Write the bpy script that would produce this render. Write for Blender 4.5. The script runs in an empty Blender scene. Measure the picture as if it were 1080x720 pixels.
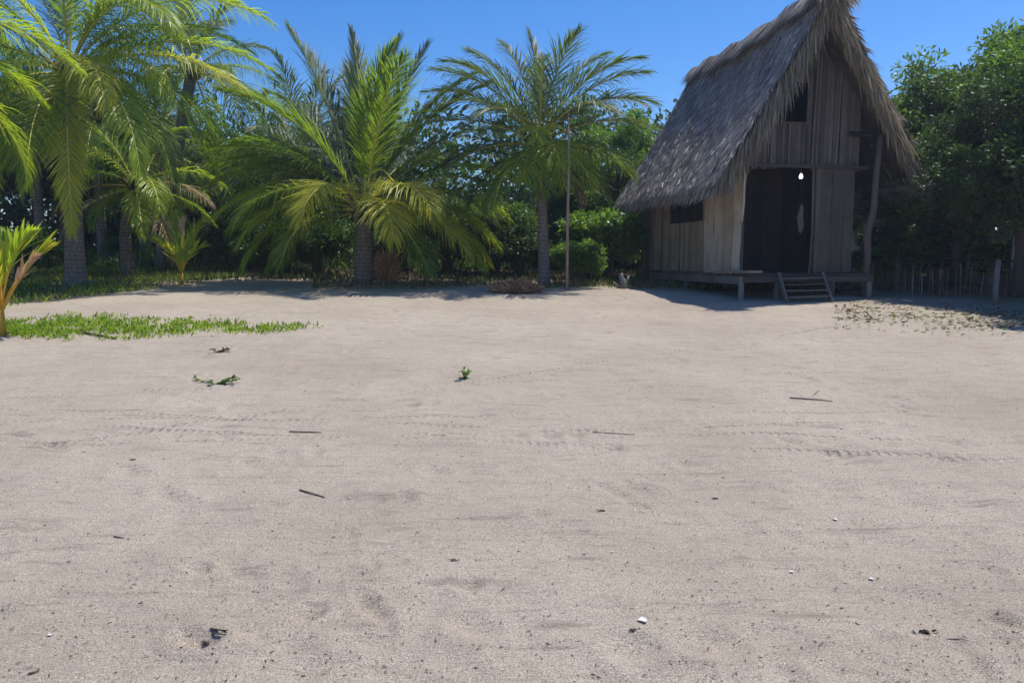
import bpy, math, random
import numpy as np
from mathutils import Vector, noise as mnoise
R = math.radians
random.seed(11); rng = np.random.default_rng(11)
SC = bpy.context.scene; COL = SC.collection

# ---------------------------------------------------------------- camera
F = 780.0; PITCH = math.atan(88/F); CAMZ = 1.5
cd = bpy.data.cameras.new('camera'); cam = bpy.data.objects.new('camera', cd); COL.objects.link(cam)
cd.sensor_width = 36; cd.lens = 36*F/1080; cd.clip_end = 3000; cd.clip_start = 0.05
cam.location = (0, 0, CAMZ); cam.rotation_euler = (R(90)-PITCH, 0, 0)
SC.camera = cam
# ---------------------------------------------------------------- sky, sun, exposure
SUN_EL = R(67); sdx, sdy = 0.88, 0.47
w = bpy.data.worlds.new('World'); SC.world = w; w.use_nodes = True
nt = w.node_tree; nt.nodes.clear()
sky = nt.nodes.new('ShaderNodeTexSky'); sky.sky_type = 'NISHITA'; sky.sun_disc = False
sky.sun_elevation = SUN_EL; sky.sun_rotation = math.atan2(sdx, sdy)
sky.altitude = 300; sky.air_density = 1.0; sky.dust_density = 0.9; sky.ozone_density = 5.0
hs = nt.nodes.new('ShaderNodeHueSaturation'); hs.inputs['Saturation'].default_value = 1.34; hs.inputs['Hue'].default_value = 0.508
bg = nt.nodes.new('ShaderNodeBackground'); bg.inputs[1].default_value = 0.115
wo = nt.nodes.new('ShaderNodeOutputWorld')
nt.links.new(sky.outputs[0], hs.inputs['Color']); nt.links.new(hs.outputs[0], bg.inputs[0]); nt.links.new(bg.outputs[0], wo.inputs[0])
sl = bpy.data.lights.new('sun', 'SUN'); sl.energy = 3.6; sl.angle = R(0.53); sl.color = (1, .955, .88)
so = bpy.data.objects.new('sun', sl); COL.objects.link(so)
hn = math.hypot(sdx, sdy)
sd = Vector((sdx/hn*math.cos(SUN_EL), sdy/hn*math.cos(SUN_EL), math.sin(SUN_EL)))
so.rotation_euler = sd.to_track_quat('Z', 'Y').to_euler(); so.location = (0, 0, 30)
SC.view_settings.view_transform = 'Standard'; SC.view_settings.look = 'None'
SC.view_settings.exposure = 0.5; SC.view_settings.gamma = 1.0
HAZE = 0.0012
# ---------------------------------------------------------------- helpers
def tag(o, label=None, cat=None, group=None, kind=None):
    if label: o['label'] = label
    if cat: o['category'] = cat
    if group: o['group'] = group
    if kind: o['kind'] = kind
    return o
def empty(name, loc, label, cat, group=None, rz=0):
    o = bpy.data.objects.new(name, None); COL.objects.link(o); o.location = loc; o.rotation_euler = (0, 0, rz)
    o.empty_display_size = .2
    return tag(o, label, cat, group)
def np_mesh(name, V, Q, mats, mi=None, tint=None, smooth=False):
    V = np.asarray(V, dtype=np.float32); Q = np.asarray(Q, dtype=np.int32)
    me = bpy.data.meshes.new(name); me.vertices.add(len(V)); me.vertices.foreach_set('co', V.ravel())
    n = len(Q); me.loops.add(n*4); me.loops.foreach_set('vertex_index', Q.ravel())
    me.polygons.add(n); me.polygons.foreach_set('loop_start', np.arange(0, n*4, 4, dtype=np.int32))
    me.polygons.foreach_set('loop_total', np.full(n, 4, dtype=np.int32))
    for m in mats: me.materials.append(m)
    if mi is not None: me.polygons.foreach_set('material_index', np.asarray(mi, dtype=np.int32))
    me.polygons.foreach_set('use_smooth', np.full(n, bool(smooth)))
    if tint is not None:
        a = me.attributes.new('tint', 'FLOAT', 'POINT'); a.data.foreach_set('value', np.asarray(tint, dtype=np.float32))
    me.update(calc_edges=True)
    return me
class MB:
    """collects quads"""
    def __init__(s): s.V = []; s.Q = []; s.M = []; s.T = []; s.n = 0
    def add(s, V, Q, m=0, t=.5):
        V = np.asarray(V, float); Q = np.asarray(Q, int)
        s.V.append(V); s.Q.append(Q+s.n); s.n += len(V)
        s.M.append(np.full(len(Q), m)); s.T.append(np.broadcast_to(np.asarray(t, float), (len(V),)).copy())
    def box(s, c, sz, rot=(0, 0, 0), m=0, t=None, taper=0):
        if t is None: t = random.random()
        from mathutils import Euler
        E = Euler(rot).to_matrix(); h = [x/2 for x in sz]; P = []
        for dz in (-1, 1):
            for dx, dy in ((-1, -1), (1, -1), (1, 1), (-1, 1)):
                k = 1-taper*(dz > 0)
                P.append(Vector(c)+E @ Vector((dx*h[0]*k, dy*h[1]*k, dz*h[2])))
        s.add(P, [(3, 2, 1, 0), (4, 5, 6, 7), (0, 1, 5, 4), (1, 2, 6, 5), (2, 3, 7, 6), (3, 0, 4, 7)], m, t)
    def beam(s, a, b, wd, ht, m=0, t=None):
        a = Vector(a); b = Vector(b); d = b-a
        s.box((a+b)/2, (wd, ht, d.length), d.to_track_quat('Z', 'Y').to_euler(), m, t)
    def tube(s, pts, rad, n=8, m=0, t=.5, cap=True):
        P = [Vector(p) for p in pts]; V = []; up = Vector((0.13, 1, .07)).normalized()
        for i, p in enumerate(P):
            d = (P[min(i+1, len(P)-1)]-P[max(i-1, 0)]).normalized()
            a = d.cross(up).normalized() if abs(d.dot(up)) < .98 else d.cross(Vector((1, 0, 0))).normalized()
            b = d.cross(a); r = rad[i] if hasattr(rad, '__len__') else rad
            for k in range(n):
                q = 2*math.pi*k/n; V.append(p+a*(r*math.cos(q))+b*(r*math.sin(q)))
        Q = [(i*n+k, i*n+(k+1) % n, (i+1)*n+(k+1) % n, (i+1)*n+k) for i in range(len(P)-1) for k in range(n)]
        if cap:
            V.append(P[-1]); c = len(V)-1; L = (len(P)-1)*n
            Q += [(L+k, L+(k+1) % n, L+(k+2) % n, c) for k in range(0, n, 2)]
            V.append(P[0]); c = len(V)-1
            Q += [((k+2) % n, (k+1) % n, k, c) for k in range(0, n, 2)]
        s.add(V, Q, m, t)
    def build(s, name, mats, parent=None, smooth=False, **kw):
        if not isinstance(mats, (list, tuple)): mats = [mats]
        me = np_mesh(name, np.vstack(s.V), np.vstack(s.Q), mats, np.concatenate(s.M), np.concatenate(s.T), smooth)
        return link(name, me, parent, **kw)
def link(name, me, parent=None, loc=None, rot=None):
    o = bpy.data.objects.new(name, me); COL.objects.link(o)
    if parent: o.parent = parent
    if loc: o.location = loc
    if rot: o.rotation_euler = rot
    return o

# ---------------------------------------------------------------- terrain
def gz(x, y):
    """sand rises gently away from the camera"""
    y = np.asarray(y, float); k = .054
    s = np.logaddexp(0, (y-3)*2)/2*k
    top = .054*31
    return np.minimum(s, top) - np.where(s > top*.9, 0, 0)
def ray(px, py):
    a = (px-540)/F; b = (360-py)/F; cp, sp = math.cos(PITCH), math.sin(PITCH)
    return np.array((a, cp+b*sp, -sp+b*cp))
def at(px, py, Y):
    d = ray(px, py); return np.array((0, 0, CAMZ))+d*(Y/d[1])
def gr(px, py):
    """the ground point seen at a pixel of the photograph"""
    d = ray(px, py); lo, hi = .5, 60
    for _ in range(50):
        m = (lo+hi)/2; p = d*(m/d[1])
        if CAMZ+p[2] > gz(p[0], m): lo = m
        else: hi = m
    p = d*(lo/d[1]); return np.array((p[0], lo, float(gz(p[0], lo))))

# ---------------------------------------------------------------- materials
def N(t, k, **kw):
    n = t.nodes.new(k)
    for a, b in kw.items():
        if a == 'inp':
            for i, v in b.items(): n.inputs[i].default_value = v
        else: setattr(n, a, b)
    return n
def new_mat(name):
    m = bpy.data.materials.new(name); m.use_nodes = True; t = m.node_tree; t.nodes.clear()
    o = N(t, 'ShaderNodeOutputMaterial'); return m, t, o
def math_n(t, op, a, b=None, c=None, clamp=False):
    n = N(t, 'ShaderNodeMath', operation=op, use_clamp=clamp)
    for i, v in enumerate((a, b, c)):
        if v is None: continue
        if isinstance(v, (int, float)): n.inputs[i].default_value = v
        else: t.links.new(v, n.inputs[i])
    return n.outputs[0]
def ramp(t, fac, stops):
    r = N(t, 'ShaderNodeValToRGB'); e = r.color_ramp.elements
    while len(e) > 1: e.remove(e[0])
    e[0].position = stops[0][0]; e[0].color = (*stops[0][1], 1)
    for p, c in stops[1:]:
        q = e.new(p); q.color = (*c, 1)
    t.links.new(fac, r.inputs[0]); return r.outputs[0]
def mixc(t, fac, a, b, mode='MIX'):
    n = N(t, 'ShaderNodeMix', data_type='RGBA', blend_type=mode)
    for i, v in ((0, fac), (6, a), (7, b)):
        if isinstance(v, (int, float)): n.inputs[i].default_value = v
        elif isinstance(v, tuple): n.inputs[i].default_value = (*v, 1)
        else: t.links.new(v, n.inputs[i])
    return n.outputs[2]
def noise_n(t, vec, scale, detail=4, rough=.55):
    n = N(t, 'ShaderNodeTexNoise', inp={'Scale': scale, 'Detail': detail, 'Roughness': rough})
    if vec is not None: t.links.new(vec, n.inputs['Vector'])
    return n.outputs['Fac']
def mapping(t, vec, sc=(1, 1, 1), rot=(0, 0, 0)):
    m = N(t, 'ShaderNodeMapping'); m.inputs['Scale'].default_value = sc; m.inputs['Rotation'].default_value = rot
    t.links.new(vec, m.inputs[0]); return m.outputs[0]

def leaf_mat(name, c0, c1, transl=.4, rough=.42, tcol=None, spec=.35):
    m, t, o = new_mat(name)
    at_ = N(t, 'ShaderNodeAttribute', attribute_name='tint'); oi = N(t, 'ShaderNodeObjectInfo')
    f = math_n(t, 'ADD', math_n(t, 'MULTIPLY', at_.outputs['Fac'], .75), math_n(t, 'MULTIPLY', oi.outputs['Random'], .25))
    col = ramp(t, f, [(0, c0), (1, c1)])
    p = N(t, 'ShaderNodeBsdfPrincipled', inp={'Roughness': rough}); p.inputs['Specular IOR Level'].default_value = spec
    t.links.new(col, p.inputs['Base Color'])
    tr = N(t, 'ShaderNodeBsdfTranslucent')
    tc = mixc(t, 1.0, col, tcol or (1.9, 1.9, .7), 'MULTIPLY'); t.links.new(tc, tr.inputs['Color'])
    mx = N(t, 'ShaderNodeMixShader', inp={0: transl}); t.links.new(p.outputs[0], mx.inputs[1]); t.links.new(tr.outputs[0], mx.inputs[2])
    t.links.new(mx.outputs[0], o.inputs[0]); return m
M = {}
M['palm'] = leaf_mat('palm_green', (.065, .125, .018), (.20, .28, .045), .5, .52)
M['palm_cool'] = leaf_mat('palm_cool_green', (.045, .085, .038), (.135, .185, .09), .32, .48)
M['palm_bright'] = leaf_mat('palm_bright_green', (.13, .23, .02), (.34, .41, .05), .5, .38)
M['palm_yellow'] = leaf_mat('palm_yellowing', (.20, .27, .02), (.46, .42, .06), .5, .42)
M['palm_dry'] = leaf_mat('palm_dry_leaf', (.13, .085, .045), (.30, .22, .13), .25, .7, (1.3, 1.2, .9), .2)
M['rachis'] = leaf_mat('frond_rib', (.38, .38, .06), (.60, .52, .10), .1, .45)
M['orange_stem'] = leaf_mat('orange_stem', (.50, .27, .02), (.72, .46, .05), .2, .45)
M['leaf_a'] = leaf_mat('broad_leaf_dark', (.028, .062, .016), (.085, .15, .03), .28, .45, None, .22)
M['leaf_b'] = leaf_mat('broad_leaf_mid', (.045, .09, .018), (.12, .20, .035), .38, .45, None, .22)
M['leaf_c'] = leaf_mat('broad_leaf_fresh', (.06, .13, .02), (.15, .25, .04), .42, .4)
M['leaf_d'] = leaf_mat('broad_leaf_deep', (.024, .052, .018), (.062, .108, .03), .2, .5, None, .22)
M['grass'] = leaf_mat('grass_blade', (.15, .26, .015), (.32, .44, .04), .45, .5)
M['grass_dull'] = leaf_mat('grass_blade_dull', (.06, .11, .02), (.14, .20, .04), .4, .55)
M['litter'] = leaf_mat('dry_litter', (.08, .05, .028), (.24, .16, .10), .1, .8, (1.2, 1.1, .9), .1)
M['dried_tip'] = leaf_mat('dried_leaf_tip', (.34, .20, .13), (.62, .44, .33), .3, .6, (1.2, 1.0, .8))
M['litter_red'] = leaf_mat('dry_red_litter', (.34, .17, .08), (.62, .40, .24), .1, .8, (1.2, 1.1, .9), .1)

def wood_mat(name, c0, c1, c2, scale=9, rough=.85, axis='z'):
    m, t, o = new_mat(name); tc = N(t, 'ShaderNodeTexCoord')
    at_ = N(t, 'ShaderNodeAttribute', attribute_name='tint')
    sc = {'z': (1, 1, .07), 'y': (1, .07, 1), 'x': (.07, 1, 1)}[axis]
    cmb = N(t, 'ShaderNodeVectorMath', operation='ADD'); t.links.new(tc.outputs['Object'], cmb.inputs[0])
    sx = N(t, 'ShaderNodeCombineXYZ'); t.links.new(math_n(t, 'MULTIPLY', at_.outputs['Fac'], 37.0), sx.inputs[2]); t.links.new(sx.outputs[0], cmb.inputs[1])
    v = mapping(t, cmb.outputs[0], sc)
    g = noise_n(t, v, scale*3.2, 6, .7); big = noise_n(t, tc.outputs['Object'], 2.2, 4, .6)
    f = math_n(t, 'ADD', math_n(t, 'MULTIPLY', g, .55), math_n(t, 'MULTIPLY', at_.outputs['Fac'], .45))
    col = ramp(t, f, [(.18, c0), (.5, c1), (.82, c2)])
    col = mixc(t, math_n(t, 'MULTIPLY', math_n(t, 'SUBTRACT', big, .45, clamp=True), 2.2, clamp=True), col, tuple(x*.55 for x in c1))
    crack = noise_n(t, mapping(t, cmb.outputs[0], tuple(x*.5 if x < 1 else x for x in sc)), 26, 3, .6)
    cm = math_n(t, 'GREATER_THAN', crack, .66)
    col = mixc(t, math_n(t, 'MULTIPLY', cm, .6), col, (.03, .022, .018))
    p = N(t, 'ShaderNodeBsdfPrincipled', inp={'Roughness': rough}); p.inputs['Specular IOR Level'].default_value = .25
    t.links.new(col, p.inputs['Base Color'])
    b = N(t, 'ShaderNodeBump', inp={'Strength': .6, 'Distance': .012}); t.links.new(g, b.inputs['Height']); t.links.new(b.outputs[0], p.inputs['Normal'])
    t.links.new(p.outputs[0], o.inputs[0]); return m
M['slat'] = wood_mat('weathered_slat', (.11, .08, .05), (.29, .22, .14), (.46, .37, .26))
M['plank'] = wood_mat('pale_grey_plank', (.15, .11, .075), (.40, .32, .23), (.60, .52, .41), 7)
M['board'] = wood_mat('brown_board', (.06, .047, .038), (.125, .10, .08), (.21, .17, .14), 6)
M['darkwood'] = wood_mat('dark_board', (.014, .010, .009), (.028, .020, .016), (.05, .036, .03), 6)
M['greywood'] = wood_mat('grey_timber', (.08, .068, .06), (.17, .15, .13), (.30, .27, .24), 6)
M['beam_y'] = wood_mat('grey_timber_long', (.05, .042, .036), (.11, .092, .078), (.21, .18, .155), 6, .85, 'x')
M['log'] = wood_mat('pale_log', (.16, .15, .14), (.34, .32, .30), (.52, .50, .47), 7)
M['pole_wood'] = wood_mat('brown_pole', (.17, .125, .09), (.32, .25, .19), (.46, .38, .31), 7)
M['bark'] = wood_mat('tree_bark', (.045, .036, .028), (.10, .082, .066), (.18, .15, .125), 7)

def palm_bark():
    m, t, o = new_mat('palm_bark'); tc = N(t, 'ShaderNodeTexCoord')
    n0 = noise_n(t, tc.outputs['Object'], 3, 5, .6)
    sep = N(t, 'ShaderNodeSeparateXYZ'); t.links.new(tc.outputs['Object'], sep.inputs[0])
    zz = math_n(t, 'ADD', math_n(t, 'MULTIPLY', sep.outputs[2], 62.0), math_n(t, 'MULTIPLY', n0, 9.0))
    ring = math_n(t, 'SINE', zz)
    n1 = noise_n(t, mapping(t, tc.outputs['Object'], (1, 1, .25)), 34, 5, .7)
    f = math_n(t, 'ADD', math_n(t, 'MULTIPLY', n1, .8), math_n(t, 'MULTIPLY', ring, .05))
    col = ramp(t, f, [(.2, (.07, .056, .045)), (.45, (.21, .175, .145)), (.7, (.42, .37, .315))])
    p = N(t, 'ShaderNodeBsdfPrincipled', inp={'Roughness': .9}); t.links.new(col, p.inputs['Base Color'])
    h = math_n(t, 'ADD', math_n(t, 'MULTIPLY', ring, .22), n1)
    b = N(t, 'ShaderNodeBump', inp={'Strength': .8, 'Distance': .02}); t.links.new(h, b.inputs['Height']); t.links.new(b.outputs[0], p.inputs['Normal'])
    t.links.new(p.outputs[0], o.inputs[0]); return m
M['palm_bark'] = palm_bark()

def thatch_mat(name, c0, c1, c2, transl=.08):
    m, t, o = new_mat(name); at_ = N(t, 'ShaderNodeAttribute', attribute_name='tint'); tc = N(t, 'ShaderNodeTexCoord')
    big = noise_n(t, tc.outputs['Object'], 1.1, 5, .65); fine = noise_n(t, tc.outputs['Object'], 30, 3, .6)
    f = math_n(t, 'ADD', math_n(t, 'MULTIPLY', at_.outputs['Fac'], .55), math_n(t, 'ADD', math_n(t, 'MULTIPLY', big, .4), math_n(t, 'MULTIPLY', fine, .12)))
    col = ramp(t, f, [(.15, c0), (.5, c1), (.9, c2)])
    p = N(t, 'ShaderNodeBsdfPrincipled', inp={'Roughness': .75}); p.inputs['Specular IOR Level'].default_value = .3
    t.links.new(col, p.inputs['Base Color'])
    tr = N(t, 'ShaderNodeBsdfTranslucent'); t.links.new(col, tr.inputs[0])
    mx = N(t, 'ShaderNodeMixShader', inp={0: transl}); t.links.new(p.outputs[0], mx.inputs[1]); t.links.new(tr.outputs[0], mx.inputs[2])
    t.links.new(mx.outputs[0], o.inputs[0]); return m
M['thatch'] = thatch_mat('grey_thatch', (.13, .108, .093), (.34, .295, .26), (.60, .53, .47))
M['thatch_pale'] = thatch_mat('straw_thatch', (.16, .125, .085), (.36, .30, .21), (.55, .48, .36), .25)
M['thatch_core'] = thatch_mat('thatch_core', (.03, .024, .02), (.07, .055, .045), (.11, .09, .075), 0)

def simple(name, c, rough=.6, emis=None, es=0):
    m, t, o = new_mat(name); tc = N(t, 'ShaderNodeTexCoord'); n = noise_n(t, tc.outputs['Object'], 14, 4)
    col = mixc(t, math_n(t, 'MULTIPLY', n, .8), c, tuple(x*.6 for x in c))
    p = N(t, 'ShaderNodeBsdfPrincipled', inp={'Roughness': rough}); t.links.new(col, p.inputs['Base Color'])
    if emis: p.inputs['Emission Color'].default_value = (*emis, 1); p.inputs['Emission Strength'].default_value = es
    t.links.new(p.outputs[0], o.inputs[0]); return m
M['black'] = simple('black_fitting', (.02, .02, .02))
M['bulb'] = simple('lit_bulb', (.9, .9, .9), .3, (.95, .98, 1.0), 2.2)
M['white'] = simple('white_paint', (.72, .71, .68))
M['red'] = simple('red_roof', (.45, .09, .05))
M['cloth'] = simple('pale_cloth', (.17, .15, .13), .9)
M['shell'] = simple('white_shell', (.78, .76, .72), .4)
M['twig'] = simple('dark_twig', (.10, .078, .06), .9)
M['stone'] = simple('grey_rock', (.35, .34, .32), .9)
M['drift'] = simple('pale_driftwood', (.27, .245, .215), .9)

def sand_mat():
    m, t, o = new_mat('sand'); tc = N(t, 'ShaderNodeTexCoord'); P = tc.outputs['Object']
    sep = N(t, 'ShaderNodeSeparateXYZ'); t.links.new(P, sep.inputs[0]); X, Y = sep.outputs[0], sep.outputs[1]
    big = noise_n(t, P, .55, 5, .6); mid = noise_n(t, P, 5, 5, .65); grain = noise_n(t, P, 300, 2, .7); grain2 = noise_n(t, P, 120, 3, .7)
    col = ramp(t, big, [(.3, (.350, .294, .230)), (.7, (.445, .380, .304))])
    col = mixc(t, math_n(t, 'MULTIPLY', math_n(t, 'SUBTRACT', mid, .5, clamp=True), 1.6, clamp=True), col, (.28, .225, .18))
    g = math_n(t, 'ADD', math_n(t, 'MULTIPLY', grain, .65), math_n(t, 'MULTIPLY', grain2, .35))
    col = mixc(t, 1.0, col, ramp(t, g, [(.36, (.22, .21, .20)), (.5, (1.0, 1.0, 1.0)), (.63, (1.7, 1.7, 1.7))]), 'MULTIPLY')
    stk = noise_n(t, mapping(t, P, (.5, 3.2, 1), (0, 0, R(5))), 3.4, 6, .72)
    col = mixc(t, math_n(t, 'MULTIPLY', math_n(t, 'SUBTRACT', stk, .56, clamp=True), 5.0, clamp=True), col, (.22, .175, .14))
    # scattered dark and pale grit
    v = N(t, 'ShaderNodeTexVoronoi', inp={'Scale': 26.0}); t.links.new(P, v.inputs['Vector'])
    sc_ = N(t, 'ShaderNodeSeparateColor'); t.links.new(v.outputs['Color'], sc_.inputs[0])
    d = math_n(t, 'MULTIPLY', math_n(t, 'LESS_THAN', v.outputs['Distance'], .13), math_n(t, 'GREATER_THAN', sc_.outputs[0], .80))
    col = mixc(t, math_n(t, 'MULTIPLY', d, .75), col, (.07, .055, .045))
    wv = math_n(t, 'MULTIPLY', math_n(t, 'LESS_THAN', v.outputs['Distance'], .09), math_n(t, 'LESS_THAN', sc_.outputs[1], .05))
    col = mixc(t, math_n(t, 'MULTIPLY', wv, .8), col, (.75, .72, .68))
    # leaf mould and soil under the trees: beyond a wandering edge
    wn = math_n(t, 'MULTIPLY', math_n(t, 'SUBTRACT', noise_n(t, P, .9, 5, .65), .5), 4.5)
    # edge distance: further away on the left, nearer on the right
    e = N(t, 'ShaderNodeMapRange', inp={1: -9.0, 2: 10.5, 3: 21.5, 4: 15.2}); t.links.new(X, e.inputs[0])
    lft = N(t, 'ShaderNodeMapRange', inp={1: -12.0, 2: -7.2, 3: -9.0, 4: 0.0}); t.links.new(X, lft.inputs[0])
    ed = math_n(t, 'ADD', e.outputs[0], lft.outputs[0])
    s = math_n(t, 'SUBTRACT', math_n(t, 'ADD', Y, wn), ed)
    sm = N(t, 'ShaderNodeMapRange', inp={1: -.6, 2: 1.2, 3: 0.0, 4: .88}); t.links.new(s, sm.inputs[0])
    soil = ramp(t, noise_n(t, P, 9, 6, .7), [(.3, (.045, .034, .024)), (.55, (.11, .085, .06)), (.75, (.22, .18, .14))])
    col = mixc(t, sm.outputs[0], col, soil)
    # motorbike tyre tracks: tread lugs along two gently bending lines
    h = None
    for (y0, a, b_, wd) in TRACKS:
        yc = math_n(t, 'ADD', y0, math_n(t, 'ADD', math_n(t, 'MULTIPLY', X, a), math_n(t, 'MULTIPLY', math_n(t, 'MULTIPLY', X, X), b_)))
        wob = math_n(t, 'MULTIPLY', math_n(t, 'SUBTRACT', noise_n(t, P, .7, 2), .5), .22)
        dy = math_n(t, 'ABSOLUTE', math_n(t, 'SUBTRACT', math_n(t, 'SUBTRACT', Y, yc), wob))
        mk = N(t, 'ShaderNodeMapRange', inp={1: wd*.6, 2: wd, 3: 1.0, 4: 0.0}); t.links.new(dy, mk.inputs[0])
        lug = math_n(t, 'SINE', math_n(t, 'MULTIPLY', X, 95.0))
        fade = N(t, 'ShaderNodeMapRange', inp={1: .44, 2: .6, 3: 0.0, 4: 1.0}); t.links.new(noise_n(t, P, .6, 3), fade.inputs[0])
        q = math_n(t, 'MULTIPLY', math_n(t, 'MULTIPLY', mk.outputs[0], math_n(t, 'ADD', math_n(t, 'MULTIPLY', lug, .5), -.6)), fade.outputs[0])
        h = q if h is None else math_n(t, 'ADD', h, q)
    p = N(t, 'ShaderNodeBsdfPrincipled', inp={'Roughness': .95}); p.inputs['Specular IOR Level'].default_value = .12
    t.links.new(col, p.inputs['Base Color'])
    # streaks left by wheels and wind
    st = noise_n(t, mapping(t, P, (.35, 2.2, 1), (0, 0, R(7))), 2.6, 6, .7)
    hh = math_n(t, 'ADD', math_n(t, 'ADD', math_n(t, 'MULTIPLY', grain, .15), math_n(t, 'MULTIPLY', grain2, .28)), math_n(t, 'ADD', math_n(t, 'MULTIPLY', st, 1.9), math_n(t, 'MULTIPLY', mid, .9)))
    b = N(t, 'ShaderNodeBump', inp={'Strength': .9, 'Distance': .03}); t.links.new(hh, b.inputs['Height'])
    b2 = N(t, 'ShaderNodeBump', inp={'Strength': .9, 'Distance': .019}); t.links.new(h, b2.inputs['Height']); t.links.new(b.outputs[0], b2.inputs['Normal'])
    t.links.new(b2.outputs[0], p.inputs['Normal']); t.links.new(p.outputs[0], o.inputs[0]); return m
TRACKS = []
for (pa, pb, wd) in (((560, 452), (1075, 470), .035), ((560, 468), (1075, 487), .035), ((350, 425), (700, 372), .04), ((600, 400), (1060, 385), .04), ((380, 440), (1000, 432), .03), ((20, 470), (330, 462), .03)):
    A = gr(*pa); B = gr(*pb); a = (B[1]-A[1])/(B[0]-A[0]); TRACKS.append((float(A[1]-a*A[0]), float(a), 0.0, wd))
M['sand'] = sand_mat()

# ---------------------------------------------------------------- ground sheet
def ground():
    xs = np.concatenate([[-200, -120, -60, -35, -24], np.arange(-18, -4, .07), np.arange(-4, 4.6, .026), np.arange(4.62, 18.01, .07), [24, 35, 60, 120, 200]])
    ys = [-100, -30, -10, -3, 0, 1]; y = 1.5
    while y < 24: ys.append(y); y += .014+.0062*y
    ys += [25, 26, 28, 30, 32, 34, 36, 40, 60, 120, 200]
    ys = np.array(ys); GX, GY = np.meshgrid(xs, ys); Z = np.array(gz(GX, GY))
    prints = []
    for _ in range(750):
        x = random.uniform(-9, 11); yy = 2.2+random.random()**1.3*15
        prints.append((x, yy, random.uniform(0, math.pi), random.uniform(.08, .17), random.uniform(.04, .08), random.uniform(.006, .026)))
    for (px, py, qx, qy, wd, dp) in ((165, 518, 196, 530, .05, .018), (378, 630, 408, 664, .045, .02), (388, 590, 396, 608, .03, .02), (364, 556, 376, 572, .02, .015), (0, 458, 30, 462, .05, .02),
                                     (195, 672, 222, 682, .06, .03), (200, 600, 216, 604, .05, .02), (318, 645, 332, 652, .07, .025), (860, 598, 1050, 610, .03, .006), (1043, 648, 1074, 658, .06, .02),
                                     (650, 690, 690, 700, .10, .02), (280, 530, 296, 535, .06, .015), (485, 620, 503, 625, .06, .02), (735, 685, 780, 697, .10, .01), (420, 525, 435, 528, .07, .02),
                                     (660, 530, 682, 536, .05, .02), (560, 545, 575, 549, .06, .012), (640, 470, 655, 474, .06, .02), (820, 466, 842, 469, .06, .02), (940, 450, 960, 452, .06, .02)):
        A = gr(px, py); B = gr(qx, qy); L = math.hypot(B[0]-A[0], B[1]-A[1])
        prints.append(((A[0]+B[0])/2, (A[1]+B[1])/2, math.atan2(B[1]-A[1], B[0]-A[0]), L/2+.02, wd, dp*1.7))
    for (cx, cy, an, la, lb, dp) in prints:
        rr = max(la, lb)*2.2
        i0, i1 = np.searchsorted(xs, (cx-rr, cx+rr)); j0, j1 = np.searchsorted(ys, (cy-rr, cy+rr))
        sx = GX[j0:j1, i0:i1]-cx; sy = GY[j0:j1, i0:i1]-cy; c, s = math.cos(an), math.sin(an)
        r = np.sqrt(((sx*c+sy*s)/la)**2+((-sx*s+sy*c)/lb)**2)
        Z[j0:j1, i0:i1] += dp*(-np.exp(-r**2*1.4)+.45*np.exp(-((r-1.45)/.35)**2))
    near = (GY > 1) & (GY < 27) & (np.abs(GX) < 18.5)
    for j, i in zip(*np.nonzero(near)):
        x, yy = GX[j, i], GY[j, i]
        Z[j, i] += .05*mnoise.noise((x*.45, yy*.45, 0))+.022*mnoise.noise((x*1.5, yy*2.6, 3))+.011*mnoise.noise((x*4.5, yy*8, 5))
    global GRID; GRID = (xs, ys, Z)
    V = np.stack([GX, GY, Z], -1).reshape(-1, 3); nx = len(xs)
    J, I = np.meshgrid(np.arange(len(ys)-1), np.arange(nx-1), indexing='ij'); b = J*nx+I
    Q = np.stack([b, b+1, b+nx+1, b+nx], -1).reshape(-1, 4)
    o = link('ground', np_mesh('ground', V, Q, [M['sand']], smooth=True)); tag(o, kind='structure')
ground()
_gx, _gy, _gz = GRID
gz0 = gz
def gz(x, y):
    """height of the finished ground sheet"""
    if np.ndim(x) or np.ndim(y): return gz0(x, y)
    i = min(max(int(np.searchsorted(_gx, x))-1, 0), len(_gx)-2); j = min(max(int(np.searchsorted(_gy, y))-1, 0), len(_gy)-2)
    a = (x-_gx[i])/(_gx[i+1]-_gx[i]); b = (y-_gy[j])/(_gy[j+1]-_gy[j])
    return float((_gz[j, i]*(1-a)+_gz[j, i+1]*a)*(1-b)+(_gz[j+1, i]*(1-a)+_gz[j+1, i+1]*a)*b)

# ---------------------------------------------------------------- strips (leaflets, straw, blades)
def strips(P0, D, L, W, G, nrm, seg=3, tint=None, shape=(.55, 1, .8, .08)):
    """bent tapering blades: base P0, unit direction D, length L, width W, droop G, blade normal nrm"""
    n = len(P0); L = L[:, None]; pts = [P0]; d = D.copy(); p = P0
    for k in range(seg):
        p = p+d*L/seg; pts.append(p)
        d = d+np.array((0, 0, -1.0))*G[:, None]*(k+1)/seg; d /= np.linalg.norm(d, axis=1, keepdims=True)
    wv = np.cross(D, nrm); wv /= (np.linalg.norm(wv, axis=1, keepdims=True)+1e-9)
    V = np.empty((n, (seg+1)*2, 3))
    for k, q in enumerate(pts):
        ww = wv*(W*np.interp(k/seg, np.linspace(0, 1, len(shape)), shape)/2)[:, None]
        V[:, 2*k] = q-ww; V[:, 2*k+1] = q+ww
    base = (np.arange(n)*(seg+1)*2)[:, None, None]
    Q = np.array([[2*k, 2*k+1, 2*k+3, 2*k+2] for k in range(seg)])[None]+base
    T = np.repeat(tint if tint is not None else rng.random(n), (seg+1)*2)
    return V.reshape(-1, 3), Q.reshape(-1, 4), T

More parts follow.
